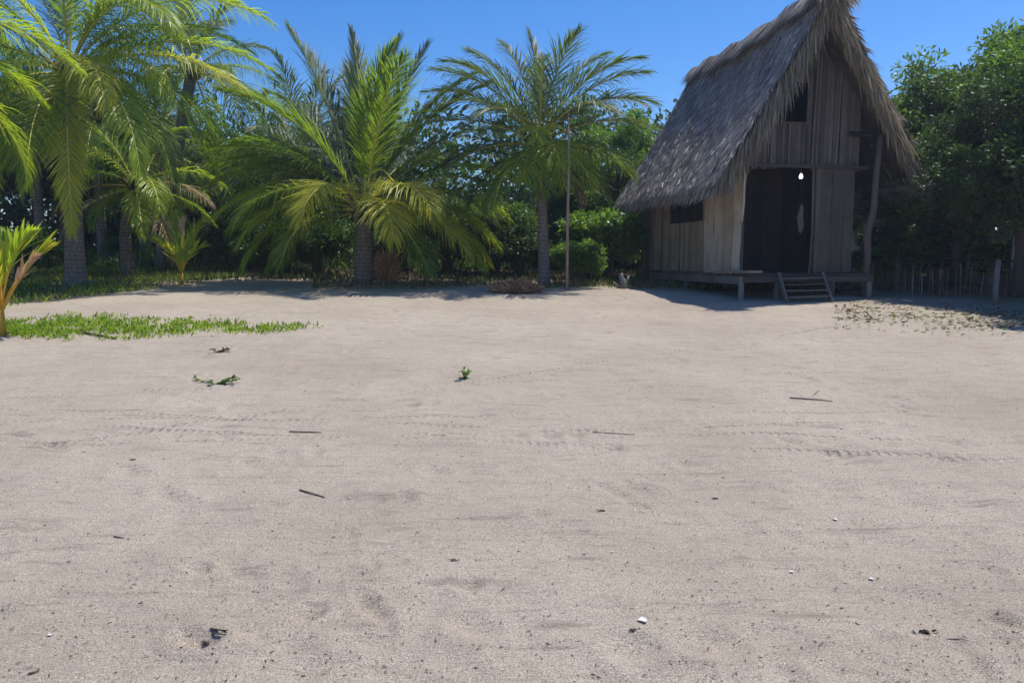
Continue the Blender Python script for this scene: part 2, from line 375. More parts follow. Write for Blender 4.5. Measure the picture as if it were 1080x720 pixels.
def frond(mb, az, el, L, droop, lw=.85, dens=58, width=.030, hang=.8, m_leaf=0, m_rib=1, petiole=.14, twist=0, curve=0, prib=.028, tipdry=0, wind=0, ang0=None, bexp=1.35):
    """one feather frond from the origin"""
    if ang0 is None: ang0 = 42 if el > 1.0 else 64
    n = 18; ts = np.linspace(0, 1, n+1); P = [np.zeros(3)]; D = []
    for k in range(n+1):
        t = ts[k]; e = el-droop*t**bexp; a = az+curve*t
        d = np.array((math.cos(e)*math.cos(a), math.cos(e)*math.sin(a), math.sin(e))); D.append(d)
        if k < n: P.append(P[-1]+d*L/n)
    P = np.array(P); D = np.array(D)
    mb.tube([Vector(p) for p in P], [prib*(1-.85*t)**1+.003 for t in ts], 5, m_rib, .3+random.random()*.5, cap=False)
    cnt = int(L*dens*(1-petiole)/1.0)//2*1
    for side in (-1, 1):
        t = petiole+(1-petiole)*np.linspace(0, 1, cnt)+rng.normal(0, .004, cnt); t = np.clip(t, 0, .999)
        f = t*n; i = np.minimum(f.astype(int), n-1); fr = (f-i)[:, None]
        p = P[i]*(1-fr)+P[i+1]*fr; d = D[i]*(1-fr)+D[i+1]*fr
        a = az+curve*t
        s = np.stack([-np.sin(a), np.cos(a), np.zeros(cnt)], 1)*side
        u = np.cross(d, np.stack([-np.sin(a), np.cos(a), np.zeros(cnt)], 1)); u *= -1 if False else 1
        u = np.where((u[:, 2] < 0)[:, None], -u, u)
        tw = twist*side; s2 = s*math.cos(tw)+u*math.sin(tw)
        q = (t-petiole)/(1-petiole)
        prof = np.clip(.35+2.6*q, 0, 1)*np.clip((1.0-q)*1.5+.32, 0, 1)
        ll = lw*1.12*prof*(1+rng.normal(0, .09, cnt))
        ang = np.radians(ang0*(1-.62*q**1.3))+rng.normal(0, .09, cnt)
        lift = .12+rng.normal(0, .12, cnt)+wind*side
        dd = d*np.cos(ang)[:, None]+s2*np.sin(ang)[:, None]+u*lift[:, None]
        dd /= np.linalg.norm(dd, axis=1, keepdims=True)
        nn = u+s2*rng.normal(-.5, .35, cnt)[:, None]
        V, Q, T = strips(p, dd, ll, np.full(cnt, width), hang*1.4*(.45+1.1*rng.random(cnt)), nn)
        T = np.clip(.35+.65*rng.random(cnt), 0, 1).repeat(8)
        mb.add(V, Q, m_leaf, T)

def palm_trunk(h, r0, r1, lean=(0, 0), flare=1.6, n=20, bow=0):
    pts = []; rad = []
    for k in range(n+1):
        t = k/n; z = h*t-.15
        b = math.sin(t*math.pi)*bow
        pts.append((lean[0]*t**1.3+b, lean[1]*t, z))
        rad.append((r0+(r1-r0)*t)*(1+(flare-1)*math.exp(-t*h/.32))*(1+.03*math.sin(k*2.4)))
    return pts, rad

def palm(loc, h, label, fronds, r0=.17, r1=.12, lean=(0, 0), leafm='palm', group='coconut palms along the edge of the sand', scale=1, flare=1.6, bow=0, boss=.24, extra=None):
    root = empty('coconut_palm', tuple(loc), label, 'palm tree', group)
    pts, rad = palm_trunk(h, r0, r1, lean, flare, bow=bow)
    mb = MB(); mb.tube(pts, rad, 14); mb.build('trunk', M['palm_bark'], root, True)
    top = Vector(pts[-1])
    # sheath of leaf bases at the crown
    mb = MB()
    for k in range(16):
        a = k*2.4; e = R(random.uniform(35, 75)); L = random.uniform(.35, .6)*boss/.24
        d = Vector((math.cos(e)*math.cos(a), math.cos(e)*math.sin(a), math.sin(e)))
        p0 = top+Vector((math.cos(a)*r1*.7, math.sin(a)*r1*.7, -.28+random.uniform(-.1, .12)))
        mb.tube([p0, p0+d*L*.5, p0+d*L+Vector((math.cos(a), math.sin(a), 0))*.05], [boss*.24, boss*.19, boss*.1], 6, 0, random.random())
    mb.build('leaf_sheath', M['bark'], root, True)
    for fd in fronds:
        az, el, L, dr = fd[:4]; kw = dict(fd[4]) if len(fd) > 4 else {}
        lm = kw.pop('mat', leafm); rib = kw.pop('rib', 'rachis')
        mb = MB(); frond(mb, R(az), R(el), L*scale, R(dr), **kw)
        o = mb.build('frond', [M[lm], M[rib]], root); o.location = top+Vector((math.cos(R(az))*r1*.5, math.sin(R(az))*r1*.5, -.12+.003*el))
        if lm == 'palm_dry': o['label'] = 'dry brown hanging frond'
        if lm == 'palm_yellow': o['label'] = 'yellowing frond'
    return root
def spiral(n, e_hi, e_lo, L, dr_hi, dr_lo, az0=0, mats=('palm',), seed=1, skip=None, **kw):
    r = random.Random(seed); out = []
    for k in range(n):
        t = k/(n-1); az = (az0+k*137.5+r.uniform(-9, 9)) % 360
        if skip and skip(az, t): continue
        q = dict(kw); q['mat'] = mats[min(len(mats)-1, int(t*len(mats)))]; q['curve'] = r.uniform(-.25, .25)
        q['twist'] = r.uniform(-.25, .25); q['hang'] = kw.get('hang', .35)+.35*t
        out.append((az, e_hi+(e_lo-e_hi)*t+r.uniform(-5, 5), L*r.uniform(.9, 1.1)*(1-.18*(1-t)), dr_hi+(dr_lo-dr_hi)*t+r.uniform(-8, 8), q))
    return out

# ================================================================ THE HUT
def hut():
    d = ray(780, 314); O = gr(780, 314); O = at(780, 314, 15.5); gzh = float(gz(0, 15.5))
    root = empty('thatched_hut', (O[0], 15.5, gzh), 'two storey wooden hut with steep grey palm thatch roof raised on a low timber deck', 'hut', rz=R(11.9))
    FL = .50; W2 = 2.54; DP = 5.4; LZ = 2.70
    xL, xR, xC, zE, zR_ = -.60, 4.30, 1.20, 2.44, 5.97; zER = 2.55
    def roof_h(x):
        return (zE+(zR_-zE)*(x-xL)/(xC-xL)) if x < xC else (zER+(zR_-zER)*(xR-x)/(xR-xC))
    # ---- deck
    mb = MB(); y = -.38
    while y < DP+.1:
        wd = random.uniform(.13, .2); mb.box((1.34+random.uniform(-.03, .03), y+wd/2, FL-.02), (3.09, wd-.012, .04)); y += wd
    mb.build('deck', M['beam_y'], root)
    mb = MB(); mb.box((1.33, -.40, FL-.11), (3.02, .06, .12)); mb.box((-.2, 2.5, FL-.13), (.08, 5.7, .16)); mb.box((2.86, 2.5, FL-.13), (.08, 5.7, .16))
    for yy in (1.2, 2.6, 4.0, 5.3): mb.box((1.4, yy, FL-.12), (3.1, .08, .14))
    mb.build('deck_beam', M['beam_y'], root)
    mb = MB(); mb.box((-.12, -.05, FL+.035), (.30, 1.5, .05), (R(-1.5), 0, 0)); mb.build('loose_plank', M['plank'], root)
    for (px, py) in ((-.18, -.36), (.62, -.36), (1.9, -.36), (2.80, -.34), (-.18, 2.2), (-.18, 4.9), (2.95, 2.2), (2.95, 4.9), (1.3, 2.4)):
        mb = MB(); mb.tube([(px, py, -.25), (px+.01, py, FL-.05)], [.065, .06], 8, 0, random.random()); mb.build('stilt', M['greywood'], root)
    # ---- steps
    st = MB(); st.beam((.47, -1.0, -.04), (.62, -.42, FL-.0), .05, .11); s1 = st.build('steps', M['greywood'], root)
    st = MB(); st.beam((1.47, -1.0, -.04), (1.62, -.42, FL-.0), .05, .11); st.build('stringer', M['greywood'], s1)
    for k in range(4):
        t = .16+k*.235; yy = -1.0+.58*t; z = -.04+(FL)*t; xo = .15*t-.47
        st = MB(); st.box((1.44+xo, yy, z+.02), (.96, .15, .035), (0, R(random.uniform(-1.5, 1.5)), 0)); st.build('tread', M['beam_y'], s1)
    # ---- left side wall: wide pale planks then narrow slats
    mb = MB(); y = 0.0
    for k, wd in enumerate((.36, .42, .46, .42)):
        top = roof_h(0)-.22-(.02*k); xs_ = random.uniform(-.02, .015)
        # live edge plank: wavy outline
        nz = 12; V = []
        for i in range(nz+1):
            z = FL+(top-FL)*i/nz
            wob = .018*math.sin(i*1.1+k)+.012*math.sin(i*2.3+k*2)
            wob2 = (.055 if k == 0 else .02)*math.sin(i*.55+.5+k*1.3)+.012*math.sin(i*1.9)
            V += [(-.03+xs_, y+wob2*(1 if k == 0 else .6), z), (-.03+xs_, y+wd-.012+wob, z), (.01+xs_, y+wd-.012+wob, z), (.01+xs_, y+wob2*(1 if k == 0 else .6), z)]
        Q = []
        for i in range(nz):
            a = i*4
            for j in range(4): Q.append((a+j, a+(j+1) % 4, a+4+(j+1) % 4, a+4+j))
        mb.add(V, Q, 0, random.uniform(.35, 1)); y += wd
    wl = mb.build('wall', M['plank'], root); wl['label'] = 'wide pale grey live edge planks of the side wall'
    y_end = y
    mb = MB(); win = (1.78, 3.45, 1.72, 2.52)
    y = y_end
    while y < DP:
        wd = random.uniform(.055, .10); x = random.uniform(-.02, .012); top = roof_h(0)-.22
        if win[0] < y+wd/2 < win[1]:
            mb.box((x, y+wd/2, (FL+win[2])/2+.01), (.028, wd-.008, win[2]-FL), (random.uniform(-.012, .012), 0, 0))
            mb.box((x, y+wd/2, (win[3]+top)/2), (.028, wd-.008, top-win[3]))
        else: mb.box((x, y+wd/2, (FL+top)/2+random.uniform(-.03, .02)), (.028, wd-.008, top-FL), (random.uniform(-.01, .01), 0, 0))
        y += wd
    ws = mb.build('wall', M['slat'], root); ws['label'] = 'side wall of narrow brown slats'
    # side window: dark frame and a sagging shutter inside
    mb = MB(); mb.box((-.01, (win[0]+win[1])/2, win[2]-.02), (.09, 1.75, .05), t=.2); mb.box((-.01, (win[0]+win[1])/2, win[3]+.02), (.09, 1.75, .05), t=.2)
    mb.box((-.01, win[0]-.0, 2.12), (.09, .05, .84), t=.3); mb.box((-.01, win[1], 2.12), (.09, .05, .84), t=.3); mb.box((0, 2.62, 2.12), (.05, .04, .8), t=.3)
    wn = mb.build('window', M['darkwood'], root)
    mb = MB(); y = win[0]+.05
    while y < win[1]-.05:
        if y < 2.55 or random.random() < .5: mb.box((.05, y+.04, 2.12), (.02, .075, .78))
        y += .085
    mb.build('shutter', M['darkwood'], wn)
    # ---- back wall, right wall
    mb = MB(); x = 0
    while x < W2:
        wd = random.uniform(.12, .2); tp = min(3.0, roof_h(x+wd/2)-.2); mb.box((x+wd/2, DP, (FL+tp)/2), (wd-.006, .03, tp-FL)); t2 = roof_h(x+wd/2)-.45; mb.box((x+wd/2, 4.6, (2.8+t2)/2), (wd-.006, .03, max(.05, t2-2.8))); x += wd
    mb.build('wall', M['board'], root)['label'] = 'rear wall of brown boards'
    mb = MB(); y = 0.06
    while y < DP:
        wd = random.uniform(.12, .2); mb.box((W2, y+wd/2, (FL+3.9)/2), (.03, wd-.006, 3.9-FL)); y += wd
    mb.build('wall', M['board'], root)['label'] = 'far side wall of brown boards'
    # inner partition seen through the doorway, the dim room's shade put into its colour
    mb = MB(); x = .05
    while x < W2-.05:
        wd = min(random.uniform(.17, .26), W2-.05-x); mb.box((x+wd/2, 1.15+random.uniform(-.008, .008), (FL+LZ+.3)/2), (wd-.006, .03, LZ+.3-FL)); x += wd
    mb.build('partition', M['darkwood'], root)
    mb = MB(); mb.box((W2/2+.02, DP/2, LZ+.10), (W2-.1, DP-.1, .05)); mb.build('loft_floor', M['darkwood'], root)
    # ---- front: door jamb, broad boards right of the door
    mb = MB(); mb.box((1.70, -.01, (FL+LZ)/2), (.10, .10, LZ-FL), t=.7); mb.box((.03, .045, (FL+LZ)/2), (.05, .06, LZ-FL), t=.2)
    dj = mb.build('door_frame', M['board'], root)
    mb = MB(); mb.tube([(1.60, .0, FL), (1.615, -.02, 1.4), (1.60, 0, LZ)], .022, 6, 0, .9); mb.build('pole', M['board'], dj)
    mb = MB(); x = 1.76
    for wd in (.27, .30, .24):
        mb.box((x+wd/2, random.uniform(-.03, .0), (FL+LZ)/2), (wd-.012, .035, LZ-FL-.02), (0, random.uniform(-.006, .006), 0)); x += wd
    fw = mb.build('wall', M['board'], root); fw['label'] = 'broad brown boards right of the doorway'
    # ---- gable boards with loft window
    mb = MB(); x = .04; lw = (.80, 1.38, 3.62, 4.42)
    while x < 2.58:
        wd = random.uniform(.045, .11); xc = x+wd/2; tp = roof_h(xc)-.22; yo = random.uniform(-.03, .012)
        if tp > LZ+.1:
            if lw[0] < xc < lw[1]:
                mb.box((xc, yo, (LZ+lw[2])/2), (wd-.006, .025, lw[2]-LZ))
                if tp > lw[3]: mb.box((xc, yo, (lw[3]+tp)/2), (wd-.006, .025, tp-lw[3]))
            else: mb.box((xc, yo, (LZ+tp)/2+random.uniform(-.05, 0)), (wd-.006, .025, tp-LZ), (0, random.uniform(-.008, .008), 0))
        x += wd
    gw = mb.build('wall', M['board'], root); gw['label'] = 'gable of upright boards above the doorway'
    mb = MB()
    for a, b in ((lw[0]-.03, lw[0]+.02), (lw[1]-.02, lw[1]+.03)): mb.box(((a+b)/2, -.035, (lw[2]+lw[3])/2), (.05, .03, lw[3]-lw[2]+.1), t=.6)
    mb.box(((lw[0]+lw[1])/2, -.035, lw[2]-.03), (.7, .034, .05), t=.5)
    lwn = mb.build('window', M['board'], root); lwn['label'] = 'open loft window in the gable'
    for xx in (.55, 1.50, 2.05):
        mb = MB(); mb.beam((xx, -.07, LZ+.05), (xx+.05, -.07, roof_h(xx)-.35), .04, .03, t=.6); mb.build('batten', M['greywood'], root)
    mb = MB(); mb.box((1.38, -.06, LZ+.02), (2.9, .09, .07), t=.2); mb.build('lintel', M['beam_y'], root)
    # ---- tie beam, crooked porch post, rafters
    mb = MB(); mb.tube([(2.35, -.10, 3.42), (3.35, -.10, 3.36)], .05, 8, 0, .3); mb.build('tie_beam', M['darkwood'], root)
    mb = MB(); mb.tube([(2.80, -.20, -.1), (2.84, -.20, .9), (2.80, -.20, 1.35), (2.93, -.20, 1.85), (2.95, -.20, 2.6), (3.02, -.18, 3.40)], [.09, .07, .085, .07, .065, .06], 10, 0, .6)
    mb.tube([(2.84, -.20, 1.20), (2.70, -.22, 1.55)], [.05, .03], 6, 0, .5)
    mb.build('porch_post', M['board'], root, True)
    for py in (2.6, 5.2):
        mb = MB(); mb.tube([(3.35, py, -.05), (3.4, py, 3.3)], .07, 8, 0, .5); mb.build('porch_post', M['greywood'], root, True)
    for yy in (-.45, .35, 1.2, 2.1, 3.0, 3.9, 4.6):
        for sgn in (-1, 1):
            xe = xL+.2 if sgn < 0 else xR-.12
            mb = MB(); mb.tube([(xC, yy-.1, zR_-.30-.045*(yy+.5)), (xe, yy+.3, roof_h(xe)-.26)], .035, 6, 0, random.random()); mb.build('rafter', M['greywood'], root)
    for q in (.15, .3, .45, .6, .75, .9):
        for sgn in (-1, 1):
            xx = xC+(xR-.0-xC)*q if sgn > 0 else xC+(xL-xC)*q
            mb = MB(); mb.tube([(xx, -.75+.6*q, roof_h(xx)-.21), (xx, 4.75+.9*q, roof_h(xx)-.21-.22*(1-q))], .022, 5, 0, random.random()); mb.build('purlin', M['slat'], root)
    # ---- roof slabs
    def edge(w, back):   # w 0 ridge .. 1 eave : y of the front and rear edge
        return (4.95+.95*w) if back else (-.95+.85*w)
    def surf(sgn, u, w):
        xe = xL if sgn < 0 else xR; zE = 2.44 if sgn < 0 else zER; x = xC+(xe-xC)*w; z = zR_+(zE-zR_)*w
        y = edge(w, False)*(1-u)+edge(w, True)*u
        sag = -.05*np.sin(np.pi*w)+.03*np.sin(u*9+w*3)
        sag2 = (.10*np.sin(np.pi*u)+.22*u)*(1-w)*-1
        nx = np.array((zR_-zE)*sgn/1.0)
        L = math.hypot(zR_-zE, xe-xC); n = np.array(((zR_-zE)*sgn/L, 0, abs(xe-xC)/L))
        P = np.stack([x, y, z+sag2], -1)+n*sag[..., None]
        return P, n, np.array(((xe-xC)/L, 0, (zE-zR_)/L)), L
    roof = None
    for sgn in (-1, 1):
        nu, nw = 60, 40; U, W = np.meshgrid(np.linspace(0, 1, nu), np.linspace(0, 1, nw), indexing='ij')
        P, n, dn, L = surf(sgn, U, W)
        bump = rng.normal(0, .018, U.shape)
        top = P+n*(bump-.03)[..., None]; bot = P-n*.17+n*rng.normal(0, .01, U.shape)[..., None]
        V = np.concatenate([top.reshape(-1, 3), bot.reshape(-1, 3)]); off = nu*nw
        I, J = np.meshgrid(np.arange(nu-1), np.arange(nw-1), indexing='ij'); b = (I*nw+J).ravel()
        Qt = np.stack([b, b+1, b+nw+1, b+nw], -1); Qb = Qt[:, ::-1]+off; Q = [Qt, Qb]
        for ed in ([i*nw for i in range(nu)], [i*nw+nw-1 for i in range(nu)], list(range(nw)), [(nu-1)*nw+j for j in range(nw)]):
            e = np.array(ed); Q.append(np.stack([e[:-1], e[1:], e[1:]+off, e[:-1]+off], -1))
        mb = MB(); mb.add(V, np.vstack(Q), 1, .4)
        # layered palm-leaf straw
        cnt = 62000 if sgn < 0 else 24000
        rows = 34; wv = (rng.integers(0, rows, cnt)+rng.normal(0, .22, cnt))/rows; wv = np.clip(wv, 0, 1.0)
        u = np.clip(rng.random(cnt), 0, 1)
        P, n, dn, L = surf(sgn, u, wv)
        D = dn[None]+np.array((0, 1, 0))[None]*rng.normal(0, .34, cnt)[:, None]+n[None]*(.07+.10*rng.random(cnt)**2)[:, None]
        D /= np.linalg.norm(D, axis=1, keepdims=True)
        P = P+n*(.0+.02*rng.random(cnt))[:, None]
        ln = rng.uniform(.14, .42, cnt)
        nn = n[None]+rng.normal(0, .35, (cnt, 3))
        tint = np.clip(rng.normal(.42, .30, cnt)+.12*np.sin(u*31+wv*23), 0, 1)
        V, Q, T = strips(P, D, ln, rng.uniform(.012, .036, cnt), np.full(cnt, .03), nn, 2, tint, (.8, 1, .1)); mb.add(V, Q, 0, T)
        cnt = 5000; wv = rng.random(cnt); u = rng.random(cnt); P, n, dn, L = surf(sgn, u, wv)
        D = dn[None]+np.array((0, 1, 0))[None]*rng.normal(0, .6, cnt)[:, None]+n[None]*(.12+.16*rng.random(cnt))[:, None]; D /= np.linalg.norm(D, axis=1, keepdims=True)
        V, Q, T = strips(P+n*.015, D, rng.uniform(.10, .28, cnt), rng.uniform(.03, .055, cnt), np.full(cnt, .2), n[None]+rng.normal(0, .6, (cnt, 3)), 2, np.clip(rng.normal(.75, .25, cnt), 0, 1), (.8, 1, .2)); mb.add(V, Q, 0, T)
        # eave fringe hanging down
        cnt = 5200; u = rng.random(cnt); wv = rng.uniform(.93, 1.0, cnt)
        P, n, dn, L = surf(sgn, u, wv); P = P-n*(.16*rng.random(cnt))[:, None]
        D = dn[None]+rng.normal(0, .15, (cnt, 3))*np.array((.5, 1, .5)); D /= np.linalg.norm(D, axis=1, keepdims=True)
        V, Q, T = strips(P, D, rng.uniform(.2, .55, cnt), rng.uniform(.012, .03, cnt), rng.uniform(.05, .5, cnt), n[None]+rng.normal(0, .4, (cnt, 3)), 3, None, (.8, 1, .7, .1)); mb.add(V, Q, 0, T)
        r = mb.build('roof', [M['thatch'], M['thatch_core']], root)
        r['label'] = 'grey palm thatch slope facing the yard' if sgn < 0 else 'grey palm thatch slope over the side porch'
        roof = roof or r
        # rake fringe: pale straw hanging over the gable edges
        mb = MB()
        for back in (False, True):
            cnt = 3000 if not back else 1200
            wv = rng.random(cnt)**1.15; uu = rng.uniform(0, .035, cnt)
            P, n, dn, L = surf(sgn, (1-uu) if back else uu, wv); P = P-n*(.20*rng.random(cnt))[:, None]
            yd = 1.0 if back else -1.0
            D = np.array((0, yd*.45, -.7))[None]+dn[None]*rng.uniform(.3, .9, cnt)[:, None]+rng.normal(0, .16, (cnt, 3)); D /= np.linalg.norm(D, axis=1, keepdims=True)
            V, Q, T = strips(P, D, (rng.uniform(.2, .62, cnt)+.5*rng.random(cnt)**5)*(.75+.25*np.sin(np.pi*wv)), rng.uniform(.014, .034, cnt), rng.uniform(.3, 1.0, cnt), n[None]+rng.normal(0, .6, (cnt, 3)), 3, None, (.8, 1, .7, .1))
            mb.add(V, Q, 0, T)
        mb.build('thatch_fringe', M['thatch_pale'], r)
    # ridge cap: draped bundles
    mb = MB(); cnt = 9000; u = rng.random(cnt); sg = rng.choice((-1, 1), cnt)
    y = -1.0+u*6.0; z = zR_+.12-.10*np.sin(np.pi*u)-.22*u+.04*np.sin(y*5)+rng.normal(0, .02, cnt)
    P = np.stack([xC+sg*rng.uniform(-.08, .06, cnt), y, z], -1)
    D = np.stack([sg*.58, rng.normal(0, .18, cnt), -.75+rng.normal(0, .1, cnt)], -1); D /= np.linalg.norm(D, axis=1, keepdims=True)
    nn = np.stack([sg*.7, rng.normal(0, .3, cnt), np.full(cnt, .5)], -1)
    V, Q, T = strips(P+nn*.05, D, rng.uniform(.3, .6, cnt), rng.uniform(.015, .035, cnt), rng.uniform(0, .15, cnt), nn, 3, None, (.8, 1, .7, .1)); mb.add(V, Q, 0, T)
    mb.tube([(xC, -.98+k*.31, zR_+.03-.22*k/19-.10*math.sin(math.pi*k/19)+.03*math.sin(k*2.1)) for k in range(20)], .11, 8, 0, .3)
    mb.build('ridge_cap', M['thatch'], roof)
    mb = MB(); cnt = 900
    P = np.stack([xC+rng.normal(0, .1, cnt), np.full(cnt, -.92)+rng.normal(0, .05, cnt), zR_+.06-rng.random(cnt)*.25], -1)
    D = np.stack([rng.normal(0, .35, cnt), -.55+rng.normal(0, .15, cnt), -.35+rng.normal(0, .25, cnt)], -1); D /= np.linalg.norm(D, axis=1, keepdims=True)
    V, Q, T = strips(P, D, rng.uniform(.3, .65, cnt), rng.uniform(.014, .034, cnt), rng.uniform(.3, 1.0, cnt), np.array((0, -1, .5))[None]+rng.normal(0, .4, (cnt, 3)), 3, None, (.8, 1, .7, .1)); mb.add(V, Q, 0, T)
    mb.build('thatch_fringe', M['thatch_pale'], roof)
    return root
H = hut()
def hw(x, y, z):
    a = R(11.9); return (H.location.x+x*math.cos(a)-y*math.sin(a), H.location.y+x*math.sin(a)+y*math.cos(a), H.location.z+z)

def light_bulb():
    p = hw(1.22, -.14, 2.50); r = empty('light_bulb', p, 'lit round white bulb hanging from the lintel in the hut doorway', 'light bulb', rz=R(11.9))
    mb = MB(); pr = [(0, -.052), (.018, -.050), (.034, -.040), (.045, -.02), (.047, .0), (.042, .018), (.030, .040), (.022, .055), (.020, .07)]
    n = 20; pr = [(a*.85, b*.9) for a, b in pr]; V = [(q[0]*math.cos(k*2*math.pi/n), q[0]*math.sin(k*2*math.pi/n), q[1]) for q in pr for k in range(n)]
    Q = [(i*n+k, i*n+(k+1) % n, (i+1)*n+(k+1) % n, (i+1)*n+k) for i in range(len(pr)-1) for k in range(n)]
    mb.add(V, Q); mb.build('globe', M['bulb'], r, True)
    mb = MB(); mb.tube([(0, 0, .068), (0, 0, .13)], .026, 10); mb.build('socket', M['black'], r, True)
    mb = MB(); mb.tube([(0, 0, .12), (0, .01, .20)], .006, 5); mb.build('cord', M['black'], r)
light_bulb()
def cloth():
    r = empty('hanging_cloth', hw(1.36, .03, 1.95), 'pale crumpled cloth hanging on the right side of the dark doorway', 'cloth', rz=R(11.9))
    mb = MB(); n = 16; V = []; Q = []
    for i in range(n):
        t = i/(n-1)
        for j in range(7):
            s = j/6-.5; wdt = .04+.10*math.sin(min(1, t*1.1)*math.pi*.6)
            V.append((s*wdt+.02*math.sin(t*7), .03*math.sin(j*2.2+t*5), -.62*t*(.86+.14*math.cos(s*5))))
    for i in range(n-1):
        for j in range(6): Q.append((i*7+j, i*7+j+1, (i+1)*7+j+1, (i+1)*7+j))
    mb.add(V, Q); o = mb.build('drape', M['cloth'], r, True); md = o.modifiers.new('s', 'SOLIDIFY'); md.thickness = .006
    mb = MB(); mb.tube([(0, .0, .0), (0, .02, .70)], .004, 5); mb.build('string', M['black'], r)
cloth()

# ================================================================ PALMS
DRY = dict(mat='palm_dry', rib='palm_dry')
YL = dict(mat='palm_yellow')
# --- central bushy palm
g = gr(384, 299); D_ = []
D_ += [(100, 84, 4.5, 14, dict(mat='palm_cool', lw=.8, hang=.1, twist=.7, curve=.5)), (165, 74, 4.8, 18, dict(mat='palm_cool', lw=.8, hang=.12)), (40, 74, 4.6, 20, dict(mat='palm_cool', lw=.8, hang=.12)),
       (285, 76, 3.9, 34, dict(mat='palm', lw=.85, hang=.3, twist=.5, curve=.6)), (200, 62, 4.2, 56, dict(mat='palm', lw=.85, hang=.25)), (10, 62, 4.4, 42, dict(mat='palm', lw=.85, hang=.25)),
       (15, 52, 4.6, 52, dict(mat='palm_cool', lw=.85)), (170, 50, 4.5, 60, dict(mat='palm', lw=.85)), 
       (130, 50, 4.3, 60, dict(mat='palm_cool')), (60, 48, 4.3, 60, dict(mat='palm_cool')),
       (188, 36, 4.4, 70, dict(mat='palm', lw=.9)), (350, 34, 4.3, 76, dict(mat='palm', lw=.9)), (218, 26, 3.9, 84, dict(mat='palm', lw=.9)), 
       (175, 16, 4.1, 62, dict(mat='palm', lw=.9)), (8, 14, 4.1, 72, dict(mat='palm_bright', lw=.9)), (155, 28, 4.2, 70, dict(mat='palm_cool', lw=.9)), (25, 26, 4.2, 74, dict(mat='palm_cool', lw=.9)),
       (248, 34, 3.3, 112, dict(mat='palm_yellow', lw=.8, hang=.6)), (296, 20, 3.2, 100, dict(mat='palm_yellow', lw=.8, hang=.7)), (332, 8, 3.8, 72, dict(mat='palm_yellow', lw=.85, hang=.8)), (5, 4, 3.9, 66, dict(mat='palm_yellow', lw=.85, hang=.8)), (205, 14, 3.7, 76, dict(mat='palm_bright', lw=.85, hang=.8)),
       (348, 2, 3.9, 66, dict(mat='palm_bright', lw=.85, hang=.8)), (200, 4, 3.9, 78, dict(mat='palm_bright', lw=.8, hang=.9)), (228, 4, 3.3, 86, dict(mat='palm', lw=.8, hang=.9)),
       (318, -8, 3.2, 62, dict(mat='palm', lw=.8, hang=.9)), (185, -8, 3.2, 60, dict(mat='palm', lw=.8, hang=.9)), (85, 10, 3.6, 70, dict(mat='palm_cool'))]
D_ += [(110, 72, 4.5, 26, dict(mat='palm_cool', twist=.5)), (60, 80, 4.6, 20, dict(mat='palm_cool', twist=-.5)), (310, 30, 3.7, 88, dict(mat='palm_yellow')), (355, 14, 3.9, 70, dict(mat='palm_yellow')), (22, 40, 4.4, 62, {}), (182, 42, 4.5, 66, {}), (158, 20, 4.2, 60, {}), (3, 24, 4.3, 70, dict(mat='palm_bright')), (192, 24, 4.2, 70, dict(mat='palm_bright')), (20, 66, 4.6, 40, dict(mat='palm_cool')), (150, 62, 4.6, 44, dict(mat='palm_cool'))]
D_ += [(80, 66, 4.4, 40, dict(mat='palm', lw=.9)), (300, 66, 4.2, 48, dict(mat='palm', lw=.9)), (160, 40, 4.4, 60, dict(mat='palm_cool')), (195, 46, 4.4, 66, dict(mat='palm')), (355, 46, 4.4, 66, dict(mat='palm'))]
D_ = [(a, b, c*(.97 if b > 60 else .86), d, dict(k, lw=k.get('lw', .85)*1.15, dens=68, hang=k.get('hang', .8)*(.5 if b > 60 else .8))) for a, b, c, d, k in D_]
palm(g, 2.05, 'short bushy coconut palm with yellow drooping fronds in the middle of the sand edge', D_, .25, .22, (.05, 0), 'palm', flare=1.1, boss=.34)
mb = MB(); cnt = 260; a = rng.uniform(0, 6.28, cnt); e = rng.uniform(.6, 1.5, cnt)
P = np.stack([.1*np.cos(a), .1*np.sin(a), rng.uniform(0, .5, cnt)], -1)
Dd = np.stack([np.cos(e)*np.cos(a), np.cos(e)*np.sin(a), np.sin(e)], -1)
V, Q, T = strips(P, Dd, rng.uniform(.25, .6, cnt), rng.uniform(.03, .07, cnt), rng.uniform(.4, 1.3, cnt), rng.normal(0, 1, (cnt, 3))); mb.add(V, Q, 0, T)
g2 = gr(408, 299); o = mb.build('dry_frond_stump', M['litter_red'], None, loc=tuple(g2)); tag(o, 'reddish brown dry frond stump at the foot of the bushy palm', 'stump')

# --- second palm, slimmer, loose crown
g = gr(574, 302)
E_ = [(92, 82, 2.9, 20, dict(mat='palm_cool', hang=.3, twist=.7, curve=.6)), (150, 66, 3.5, 52, {}), (35, 66, 3.5, 56, {}), (200, 58, 3.3, 72, {}), (335, 58, 3.4, 74, {}), (270, 60, 2.9, 80, {}),
      (172, 44, 3.4, 62, {}), (10, 44, 3.5, 78, {}), (188, 24, 3.2, 46, {}), (352, 26, 3.3, 62, {}), (118, 44, 3.2, 60, {}), (62, 42, 3.2, 60, {}), (305, 36, 3.0, 90, {}), (235, 34, 2.9, 92, {}),
      (165, 6, 3.1, 50, {}), (205, 2, 3.0, 58, {}), (20, 8, 3.2, 66, {}), (342, 2, 3.0, 72, dict(mat='palm')), (285, 4, 2.7, 84, dict(mat='palm_bright')), (250, -10, 2.5, 70, dict(mat='palm_bright')),
      (320, -6, 2.9, 72, dict(mat='palm_bright')), (225, -20, 2.6, 60, dict(mat='palm')), (335, -32, 2.5, 48, dict(DRY, hang=.9)), (195, -28, 2.4, 52, dict(mat='palm'))]
